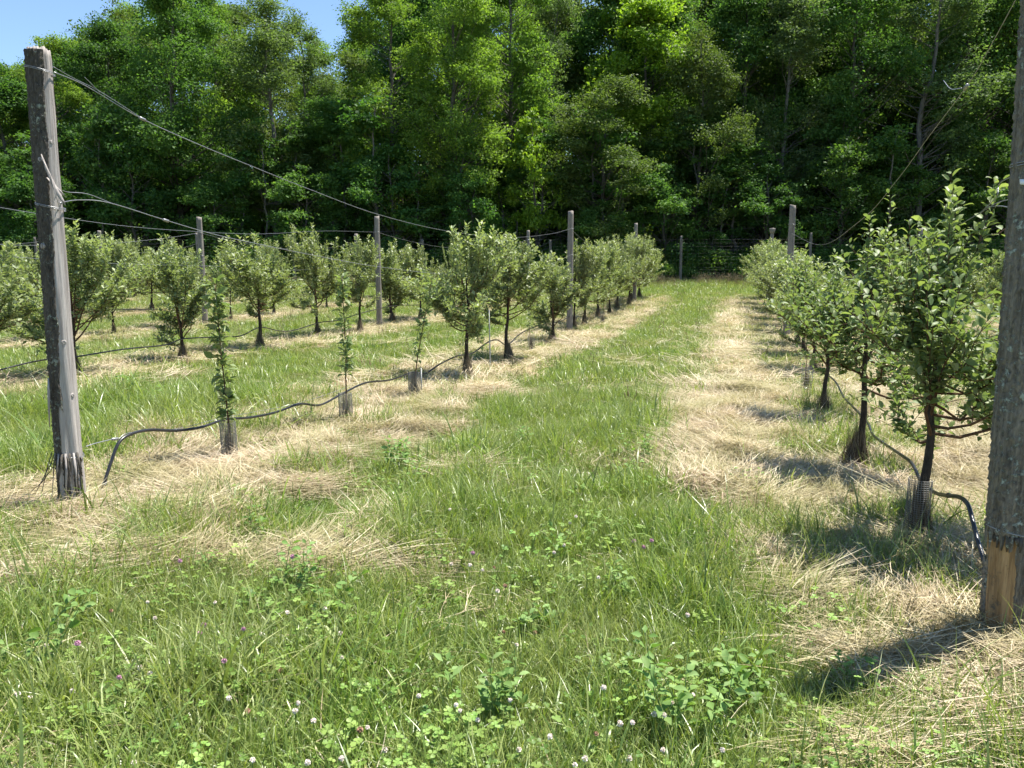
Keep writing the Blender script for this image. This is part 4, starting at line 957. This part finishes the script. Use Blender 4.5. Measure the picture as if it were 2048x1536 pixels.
for q in range(8):
    a_ = math.radians(190 + q*12 + rr.uniform(-3, 3)); c_, s_ = math.cos(a_), math.sin(a_); l_ = rr.uniform(.03, .07)
    piece("splinter", right, strip(S_([[c_*.086, s_*.086, .475], [c_*.090, s_*.090, .475-l_*.5], [c_*.088, s_*.088, .475-l_]]), [.018, .014, .003], side=(-s_, c_, 0)), M['postbark'])
piece("splinter", right, strip(S_([[.03,-.095,.46],[.033,-.102,.36],[.035,-.106,.26],[.04,-.108,.18],[.043,-.107,.145]]), [.02,.028,.026,.026,.018], .006), M['postbark'])
piece("splinter", right, strip(S_([[.075,-.06,.45],[.085,-.07,.32],[.082,-.072,.16]]), [.012,.014,.003]), M['postbark'])
tgx = Vector((.072, -.085, .70))
piece("paper_scrap", right, strip(S_([[.055,-.088,.745],[.075,-.095,.72],[.098,-.098,.70]]), [.012,.035,.03], .002, side=(0, .2, 1)), M['white'])
piece("paper_scrap", right, strip(S_([[-.125,-.03,1.93],[-.10,-.045,1.925]]), [.02,.024], .002, side=(0, .2, 1)), M['white'])
piece("pencil_stub", right, tube_arrays(S_([[.06,-.1,.66],[.075,-.105,.655]]), .006, 6), M['white'])

mid = [detailed_post(3.1, .082, .07, 50+q, n=26, m=40, depth=.005).build("post_body", [M['postgrey']], True) for q in range(3)]
def trellis_post(loc, label, q=0, H=3.1, lean=0., extra=None):
    o = thing("trellis_post", label, "post", loc, q*1.7, "trellis posts down the rows"); o.scale = (1, 1, H/3.1); o.rotation_euler[1] = lean
    ob("post_body", mid[q % 3], o)
    for z in (2.66, 2.0): piece("wire_wrap", o, ring(z, .084, .0025, 1.2), M['wire'])
    return o
def row_post(rw, y, label, q, H=3.1, lean=0.):
    x = ROWC[rw] + SL*y; return trellis_post((x, y, T(x, y)), label, q, H, lean)
p12 = ground(1139, 665); trellis_post(p12, "tallest trellis post halfway down the split post's row", 0, 3.1)
row_post(1, 32.2, "distant post rising from the last apple crowns of the split post's row", 1, 3.2)
row_post(0, 18.6, "trellis post rising above the leaves of the thick post's row", 2, 3.15)
o = row_post(0, 34.0, "club-topped distant post above the small apple crowns", 0, 3.0, .02)
piece("post_cap", o, tube_arrays(S_([[0,0,2.86],[0,0,2.98],[0,0,3.07],[0,0,3.10]]), [.075,.115,.13,.12], 9), M['postgrey'])
p22 = ground(759, 655); trellis_post(p22, "trellis post standing in the second row", 1, 3.05)
row_post(3, 22.5, "trellis post in the third row above the narrow apple tree", 2, 3.05)
row_post(3, 31.5, "small distant post behind the second row's post", 0, 2.75)
trellis_post((-12.5, 21.7, T(-12.5, 21.7)), "trellis post just beside the split post's far side", 1, 3.05)
trellis_post((-12.8, 32, T(-12.8, 32)), "distant short post behind the third row's post", 2, 2.8)
row_post(2, 36.0, "distant post hidden among crowns at the second row's end", 0, 2.9)
row_post(-1, 30.0, "distant post among the crowns beyond the thick post's row", 1, 2.95)
trellis_post((-17.3, 33, T(-17.3, 33)), "distant stumpy post near the white tag in the far rows", 2, 2.9)
tg = ground(220, 640); wt = piece("white_tag", None, strip(S_([[0,0,0],[.16,0,-.02]]), [.22,.20], .004, side=(0, 0, 1)), M['white'])
wt.location = at_dist(214, 497, 30.0); tag(wt, "small white tag hanging among the far apple rows", "tag")

# ------------------------------------------------------------------ wires and pipes
def smooth_path(P, k=8):
    P = np.asarray(P, float); n = len(P); out = []
    Q = np.vstack([2*P[0]-P[1], P, 2*P[-1]-P[-2]])
    for i_ in range(1, n):
        a, b, c_, d_ = Q[i_-1], Q[i_], Q[i_+1], Q[i_+2]
        for t_ in np.linspace(0, 1, k, endpoint=False):
            out.append(.5*((2*b) + (-a+c_)*t_ + (2*a-5*b+4*c_-d_)*t_**2 + (-a+3*b-3*c_+d_)*t_**3))
    out.append(P[-1]); return np.array(out)
def line_thing(name, pts, rad, mat, label, cat, group, sides=6, k=8):
    P = smooth_path(pts, k); V, Fq = tube_arrays(P, rad, sides)
    o = thing(name, label, cat, tuple(P[0]), 0, group)
    ob("strand" if cat == "wire" else "tube", G().add(V - P[0], Fq).build(name, [mat], True), o); return o, P[0]
def catenary(a, b, sag, n=12):
    a = np.array(a, float); b = np.array(b, float); t_ = np.linspace(0, 1, n)[:, None]; P = a + (b-a)*t_; P[:, 2] -= (4*sag*t_*(1-t_))[:, 0]; return P
GW = "trellis wires along the tree rows"
WR = .0030
c1 = float(lp.x - SL*lp.y)
def r1p(px, py): 
    # plane through both posts of the split post's row
    d = Vector((p12.x - lp.x, p12.y - lp.y, 0)); nrm_ = Vector((d.y, -d.x, 0)); rr_ = ray(px, py); o_ = Vector((0, 0, CAM_H)); t_ = (Vector((lp.x, lp.y, 0)) - o_).dot(nrm_)/rr_.dot(nrm_); return o_ + rr_*t_
top1 = [Vector((lp.x+.02+.085, lp.y, lp.z + PH-.125))] + [r1p(*q) for q in ((172,172),(285,238),(400,290),(500,331),(620,379),(760,430),(900,463),(1020,475),(1100,468))] + [Vector((p12.x, p12.y-.08, p12.z+2.66))]
o, O = line_thing("trellis_wire", top1, WR, M['wire'], "top wire sagging from the split post to the tallest trellis post", "wire", GW)
def gripple(parent, O, P, d):
    d = np.asarray(nrm(np.array(d))); P = np.array(P); V, Fq = tube_arrays(np.array([P - d*.03, P - d*.026, P + d*.026, P + d*.03]) - O, [.007, .011, .011, .007], 6); piece("tensioner", parent, (V, Fq), M['gripple'], False)
g1 = np.array(r1p(285, 238)); gd = np.array(r1p(310, 250)) - g1; gripple(o, O, g1, gd)
piece("wire_tail", o, (lambda v: (v[0]-O, v[1]))(tube_arrays(smooth_path([r1p(200,185), r1p(185,170), r1p(169,154)]), .0022, 4)), M['wire'])
piece("return_strand", o, (lambda v: (v[0]-O, v[1]))(tube_arrays(smooth_path([np.array(top1[0]) + (0,0,.03), np.array(r1p(150,158)), np.array(r1p(200,183)), np.array(r1p(285,237))]), .0022, 4)), M['wire'])
w2 = [Vector((lp.x+.09, lp.y-.03, lp.z+2.01))] + [r1p(*q) for q in ((160,400),(220,406),(330,440),(430,469),(540,493),(660,517),(760,534),(880,548),(1000,556))] + [r1p(1085,536), Vector((p12.x, p12.y-.08, p12.z+2.0))]
o, O = line_thing("trellis_wire", w2, WR, M['wire'], "second wire dipping from the split post into the apple crowns", "wire", GW)
g1 = np.array(r1p(332, 441)); gripple(o, O, g1, np.array(r1p(350, 447)) - g1)
piece("return_strand", o, (lambda v: (v[0]-O, v[1]))(tube_arrays(smooth_path([np.array(w2[0]) + (0,0,.09), np.array(r1p(135,384)), np.array(r1p(175,388)), np.array(r1p(225,407))]), .0022, 4)), M['wire'])
pe = (ROWC[1]+SL*32.2, 32.2)
line_thing("trellis_wire", catenary((p12.x, p12.y, p12.z+2.66), (pe[0], pe[1], T(*pe)+2.6), .55), WR*1.2, M['wire'], "top wire sagging from the tallest trellis post towards the wood", "wire", GW)
line_thing("trellis_wire", catenary((p12.x, p12.y, p12.z+2.0), (pe[0], pe[1], T(*pe)+1.9), .3), WR, M['wire'], "second wire from the tallest trellis post into the far crowns", "wire", GW)
# second row
def rowpt(rw, y, h): x = ROWC[rw] + SL*y; return np.array((x, y, T(x, y) + h))
def r2(px, py): return on_row(px, py, ROWC[2])
line_thing("trellis_wire", [r2(-60,405), r2(0,415), r2(130,436), r2(250,452), r2(360,461), r2(512,468), r2(650,462), (p22.x, p22.y, p22.z+2.62)], WR*1.1, M['wire'], "top wire of the second row crossing behind the split post", "wire", GW)
line_thing("trellis_wire", [r2(-60,500), r2(0,510), r2(70,517), r2(250,528), r2(420,532), r2(600,540), (p22.x, p22.y, p22.z+1.9)], WR, M['wire'], "second wire of the second row threading the apple crowns", "wire", GW)
line_thing("trellis_wire", catenary((p22.x, p22.y, p22.z+2.62), rowpt(2, 36, 2.5), .45), WR*1.2, M['wire'], "top wire running on beyond the second row's post", "wire", GW)
q3 = rowpt(3, 22.5, 2.62)
line_thing("trellis_wire", catenary(rowpt(3, 14.0, 2.2), q3, .25), WR*1.2, M['wire'], "third row's top wire rising to its post from the near end", "wire", GW)
line_thing("trellis_wire", catenary(q3, rowpt(3, 31.5, 2.4), .35), WR*1.3, M['wire'], "third row's top wire running on to the small distant post", "wire", GW)
line_thing("trellis_wire", catenary((-12.5, 21.7, T(-12.5, 21.7)+2.5), (-12.8, 32, T(-12.8, 32)+2.4), .4), WR*1.3, M['wire'], "fourth row's top wire between its two posts", "wire", GW)
line_thing("trellis_wire", catenary((-12.2, 17, 2.3), (-12.5, 21.7, T(-12.5, 21.7)+2.5), .15), WR*1.3, M['wire'], "fourth row's top wire reaching its post from the near end", "wire", GW)
# thick post's row
def r0p(px, py): return on_row(px, py, float(rp.x - SL*rp.y) if False else (rp.x - SL*rp.y))
RC = rp.x - SL*rp.y
top0 = [Vector((rp.x, rp.y+.1, rp.z+2.92)), r0p(1985,85), r0p(1935,170), r0p(1860,270), r0p(1790,365), r0p(1722,440), r0p(1640,490), rowpt(0, 18.6, 2.5)]
o, O = line_thing("trellis_wire", top0, .0022, M['wire'], "rusty top wire slanting down from the thick lichened post's top", "wire", GW)
g1 = np.array(r0p(1932, 174)); gripple(o, O, g1, np.array(r0p(1915, 198)) - g1)
piece("wire_tail", o, (lambda v: (v[0]-O, v[1]))(tube_arrays(smooth_path([r0p(1924,176), r0p(1902,178), r0p(1887,161)]), .0022, 4)), M['wire'])
w0 = [Vector((rp.x-.09, rp.y+.02, rp.z+1.97)), r0p(2000,366), r0p(1994,392), r0p(1972,415), r0p(1950,432), r0p(1880,468), r0p(1780,505), r0p(1660,525), rowpt(0, 18.6, 1.9)]
o, O = line_thing("trellis_wire", w0, .0022, M['wire'], "looped second wire leaving the thick lichened post through the leaf tips", "wire", GW)
piece("return_strand", o, (lambda v: (v[0]-O, v[1]))(tube_arrays(smooth_path([r0p(2030,418), r0p(2000,412), r0p(1972,415)]), .0020, 4)), M['wire'])
piece("return_strand", o, (lambda v: (v[0]-O, v[1]))(tube_arrays(smooth_path([r0p(2020,398), r0p(1990,408), r0p(1955,430)]), .0020, 4)), M['wire'])
line_thing("trellis_wire", catenary(rowpt(0, 18.6, 2.6), rowpt(0, 34, 2.4), .4), WR, M['wire'], "top wire beyond the post of the thick post's row", "wire", GW)
# pipes
GH = "black irrigation pipes along the tree rows"
def pipe(pts, label, rad=.0105, k=8):
    o, O = line_thing("irrigation_pipe", pts, rad, M['hose'], label, "pipe", GH, 8, k); return o, O
g0 = ground(200, 992)
hp = [g0 + Vector((-.01, 0, -.03)), r1p(208,968), r1p(222,925), r1p(238,885), r1p(262,868), r1p(300,860), r1p(350,861), r1p(400,855), r1p(450,839), r1p(500,835), r1p(550,825), r1p(600,808), r1p(640,810), r1p(680,790), r1p(730,766), r1p(780,760), r1p(825,745), r1p(850,747), r1p(880,728), r1p(915,712), r1p(945,706), r1p(975,685), r1p(995,680), r1p(1015,690), r1p(1040,668), r1p(1075,652), r1p(1120,643), r1p(1140,632)]
o, O = pipe(hp, "long black pipe snaking from the ground at the split post along its row", .0118)
def mv(vf, O): return (vf[0] - O, vf[1])
pa, pb = np.array(r1p(211, 962)), np.array(r1p(206, 975))
piece("hose_clamp", o, mv(tube_arrays(S_([pa, pb]), .016, 10), np.array(O)), M['clamp']); piece("hose_clamp", o, mv(tube_arrays(S_([r1p(207,978), r1p(204,990)]), .013, 8), np.array(O)), M['clamp'])
for q in ((262,868),(352,861),(448,840),(596,809),(692,785)):
    c_ = np.array(r1p(*q)); piece("pipe_tie", o, mv(tube_arrays(S_([c_ + (-.008,0,0), c_ + (.008,0,0)]), .0145, 8), np.array(O)), M['hose'])
bw = [np.array(r1p(172,893)), np.array(r1p(190,887)), np.array(r1p(226,878))]
o, O = line_thing("anchor_wire", bw, .0035, M['wire'], "short twisted wire reaching from the split post's foot to the pipe", "wire", GW); gripple(o, O, np.array(r1p(230,878)), np.array(r1p(240,877)) - np.array(r1p(230,878)))
x0, y0 = lp.x, lp.y
line_thing("low_wire", [np.array(r1p(236,878)), np.array(r1p(262,868)) + (0,0,.012), np.array(r1p(350,861)) + (0,0,.012), np.array(r1p(448,838)) + (0,0,.012), np.array(r1p(600,808)) + (0,0,.014), np.array(r1p(700,775)) + (0,0,.014)], .0018, M['wire'], "thin low wire carrying the black pipe of the split post's row", "wire", GW)
hp = [r0p(1985,1190), r0p(1965,1112), r0p(1955,1080), r0p(1945,1040), r0p(1935,1008), r0p(1918,994), r0p(1895,991), r0p(1872,986), r0p(1852,972), r0p(1838,955), r0p(1822,925), r0p(1795,905), r0p(1765,885), r0p(1745,868), r0p(1735,845), r0p(1712,820), r0p(1688,795), r0p(1672,765), r0p(1655,752), r0p(1640,760), r0p(1620,740), r0p(1600,722), r0p(1585,705)]
o, O = pipe(hp, "black pipe looping from the thick lichened post past the nearest apple trunks", .0115)
for q in ((1898,991),(1765,885)):
    c_ = np.array(r0p(*q)); piece("pipe_tie", o, mv(tube_arrays(S_([c_ + (-.009,0,0), c_ + (.009,0,0)]), .015, 8), np.array(O)), M['hose'])
pipe([r2(-60,756), r2(0,740), r2(50,727), r2(100,718), r2(155,713), r2(250,698), r2(330,690), r2(365,678), r2(430,674), r2(480,672), r2(520,655), r2(560,662), r2(590,660), r2(640,645), r2(680,640), r2(720,627), r2(785,612), r2(842,610)], "black pipe draped along the second row's trunks", .0115)
def wavy(rw, ya, yb, h=.62, n=14, seed=0):
    r = np.random.default_rng(seed); return [rowpt(rw, y, h + r.normal(0, .07)) for y in np.linspace(ya, yb, n)]
pipe(wavy(3, 14, 34, .6, 18, 1), "thin black pipe along the third row"); pipe(wavy(4, 19, 35, .65, 16, 2), "thin black pipe along the fourth row", .012)
pipe(wavy(5, 27, 36, .65, 10, 3), "thin black pipe along the farthest row", .013)

# ------------------------------------------------------------------ flowers and weeds of the foreground
def flower_head(seed, mat, R=.0095, n=54):
    r = np.random.default_rng(seed); g = G(); k = np.arange(n); z = 1 - 1.75*(k+.5)/n; a = k*2.399
    d = np.stack([np.sqrt(np.maximum(0, 1-z*z))*np.cos(a), np.sqrt(np.maximum(0, 1-z*z))*np.sin(a), z], -1); d = nrm(d + r.normal(0, .25, d.shape))
    V, Fs = stamp(np.array([[.25,.16,0],[1,.14,.05],[1,-.14,.05],[.25,-.16,0]]), [[[0,1,2,3]]], np.zeros((n,3)), d + [0,0,.15], r.normal(0, 1, (n, 3)), np.full(n, R), np.full(n, R*1.5)); g.add(V, Fs)
    V, Fq = tube_arrays(S_([[0,0,-R*.7],[0,0,-R*.3],[0,0,R*.4],[0,0,R*.7]]), [R*.3, R*.65, R*.6, R*.1], 7); g.add(V, Fq)
    return g
HD = {'w': [flower_head(q, M['petal']).build("flower_head", [M['petal']]) for q in range(2)], 'b': [flower_head(3, M['petalb']).build("flower_head", [M['petalb']])], 'p': [flower_head(4, M['pink'], .0105).build("flower_head", [M['pink']])]}
sr = np.random.default_rng(4)
STEMS = []
for q in range(2):
    V, Fq = tube_arrays(S_([[0,0,-.02],[.004,.002,.07],[0,0,.15]]), .0011, 4, False); STEMS.append(G().add(V, Fq).build("flower_stem", [M['stem']]))
fprot = {}
def flower(kind, px, py, label, group, q=0):
    hgt = {'w': .13, 'b': .12, 'p': .19}[kind] + random.uniform(-.02, .03)
    r_ = ray(px, py); z = 0.
    for _ in range(8): t_ = (z + hgt - CAM_H)/r_.z; z = T(r_.x*t_, r_.y*t_)
    x, y = r_.x*t_, r_.y*t_; hd = HD[kind][q % len(HD[kind])]
    o = thing("clover_flower", label, "flower", (x, y, z), random.uniform(0, 6), group)
    st_ = ob("flower_stem", STEMS[q % 2], o); st_.scale = (1, 1, hgt/.15); h_ = ob("flower_head", hd, o, (0, 0, hgt)); h_.rotation_euler = (random.uniform(-.5, .5), random.uniform(-.5, .5), 0); h_.scale = [random.uniform(.8, 1.15)]*3
white = [(681,1267),(522,1268),(596,1406),(590,1422),(627,1442),(720,1460),(684,1315),(92,1290),(300,1348),(280,1335),(395,1345),(458,1396),(495,1422),(735,1455),(650,1218),(838,1392),(902,1128),(940,1130),(965,1140),(988,1135),(995,1182),(900,1019),(918,1018),(932,1018),(870,1065),(905,995),(1010,1172),(912,1410),(920,1422),(615,1525),(683,1517),(268,1525),(770,1500),(1007,1264),(1033,1290),(1108,1105),(1128,1090),(1197,1155),(1140,1045),(1152,1033),(1070,1265),(1207,1375),(1343,1405),(1308,1428),(1328,1430),(1265,1445),(1240,1447),(1192,1468),(1326,1500),(1100,1473),(1038,1500),(1170,1517),(1258,1517),(1150,1530),(1408,940),(1385,1390),(955,1440),(1020,1400),(310,1236),(295,1204),(430,1205),(222,1222),(1375,1230),(60,1395),(35,1388),(145,1382),(505,1520),(1445,1500),(560,1340),(575,1225)]
for q, (px, py) in enumerate(white):
    if q % 7 == 5: flower('b', px, py, "browned clover flower head fading in the foreground grass", "browned clover flower heads in the foreground", q)
    else: flower('w', px, py, "small white clover flower head on a thin stem in the foreground grass", "white clover flower heads in the foreground", q)
for px, py, lb in [(408,1250,"pink clover flower highest of the pair among the foreground clover"),(400,1266,"pink clover flower lowest of the pair among the foreground clover"),(487,1258,"single pink clover flower beside the white clover heads"),(238,1355,"lilac pink clover flower above the foreground leaves"),(155,1287,"dusky pink clover flower near the photo's lower corner"),(585,1113,"pink flower at the rim of the raked hay"),(360,1122,"faded rose clover flower standing before the raked hay"),(1268,1082,"vivid magenta flower in the alley grass near the hay strip"),(1303,1081,"pink flower beside the vivid magenta one in the alley"),(1287,1098,"small pink flower below the vivid magenta one"),(448,1322,"rusty pink clover head on a tall stem in the foreground"),(946,1106,"faded pink clover flower in the middle of the alley")]:
    flower('p', px, py, lb, "pink clover flowers in the grass")
def weed(seed, loc, H, stems, label, leaf=.045, spread=.05, whorl=.045):
    r = np.random.default_rng(seed); o = thing("broadleaf_weed", label, "weed", loc, 0, "broadleaf weeds in the grass")
    for q in range(stems):
        h = H*r.uniform(.65, 1.05); bx, by = r.normal(0, spread, 2); lx, ly = r.normal(0, .22*H, 2); n = 6; t_ = np.linspace(0, 1, n)
        P = np.stack([bx + lx*t_**1.5, by + ly*t_**1.5, -.01 + h*t_], -1); V, Fq = tube_arrays(P, np.linspace(.0026, .0012, n), 5, False)
        s_ = ob("stem", G().add(V, Fq).build("stem", [M['stem']], True), o)
        z = np.arange(.25, 1.0, whorl/h) ; LPs, LDs, LNs = [], [], []
        for i_, zz_ in enumerate(z):
            c_ = np.array([np.interp(zz_, t_, P[:, c]) for c in range(3)])
            for m_ in range(3):
                a = i_*1.2 + m_*2.09 + r.normal(0, .3); el = r.uniform(.0, .8)
                d = np.array([math.cos(a)*math.cos(el), math.sin(a)*math.cos(el), math.sin(el)]); LPs.append(c_ + d*.012); LDs.append(d); LNs.append(nrm(r.normal(0, .35, 3) + [0, 0, 1.]))
        n_ = len(LPs)
        if not n_: continue
        Ls = 1.25*leaf*r.uniform(.6, 1.2, n_)*(1 - .25*np.linspace(0, 1, n_)); tt = np.clip(r.normal(.5, .2, n_), 0, 1)
        if q < 4:
            for i_ in range(n_):
                V, Fs = stamp(LEAF_HI[0], LEAF_HI[1], np.zeros((1, 3)), LDs[i_][None], LNs[i_][None], Ls[i_:i_+1], Ls[i_:i_+1]*.55)
                ob("leaf", G().add(V, Fs, tt[i_]).build("leaf", [M['weed']], True), s_, LPs[i_])
        else:
            V, Fs = stamp(*LEAF_MID, np.array(LPs), np.array(LDs), np.array(LNs), Ls, Ls*.55); ob("foliage", G().add(V, Fs, np.repeat(tt, 2)).build("foliage", [M['weed']]), o, kind="stuff")
    return o
for q, (px, py, hp_, stn, lb, lf) in enumerate([
 (1405,1475,200,7,"largest leafy weed clump in the foreground, near the long post shadow",.05),
 (975,1450,150,6,"greyish leafy weed clump at the bottom middle of the grass",.048),
 (1475,1400,150,3,"tall leafy weed stem standing beside the largest weed clump",.05),
 (690,1240,120,2,"lone upright weed with oval leaves in front of the hay swath",.045),
 (590,1190,110,5,"leafy weed cluster growing at the edge of the hay swath",.042),
 (45,1370,200,4,"tall leafy weed at the foreground's outer edge",.05),
 (215,1470,120,4,"broad-leaved weed low in the foreground clover",.05),
 (255,1310,60,2,"small pair of leafy stems above the foreground clover",.045),
 (325,1150,80,2,"thin weed poking up through the raked hay",.035),
 (395,1160,90,2,"thin leafy weed beside the one poking through the raked hay",.035),
 (545,1090,110,3,"upright weed at the inner rim of the hay strip",.04),
 (790,945,85,5,"bushy weed where the hay strip meets the alley",.04),
 (835,980,75,3,"smaller weed in front of the bushy one by the hay edge",.036),
 (1100,1270,60,4,"low dark-leaved weed in the middle of the alley grass",.05),
 (1230,1200,90,4,"leafy weed beside the pink flowers of the alley",.042),
 (1735,1375,75,2,"small weed sprouting inside the long post shadow",.042),
 (1640,1380,60,2,"low weed with rounded leaves at the shadow's edge",.045),
 (1045,900,50,5,"dark leafy patch-like weed halfway along the alley",.035),
 (1105,1130,80,2,"thin weed in the alley beyond the clover flowers",.04),
 (1290,930,70,3,"leafy weed beside the scattered hay of the alley",.035),
 (265,800,60,8,"broad bright leafy weed bed behind the split post",.05),
 (330,815,50,7,"broad leafy weed next to the bed behind the split post",.05)]):
    l = ground(px, py); hm = hp_*l.y/FPX; weed(500+q, l, hm, stn, lb, lf*(1 if l.y < 6 else 1.3), .05 if stn < 6 else .09)
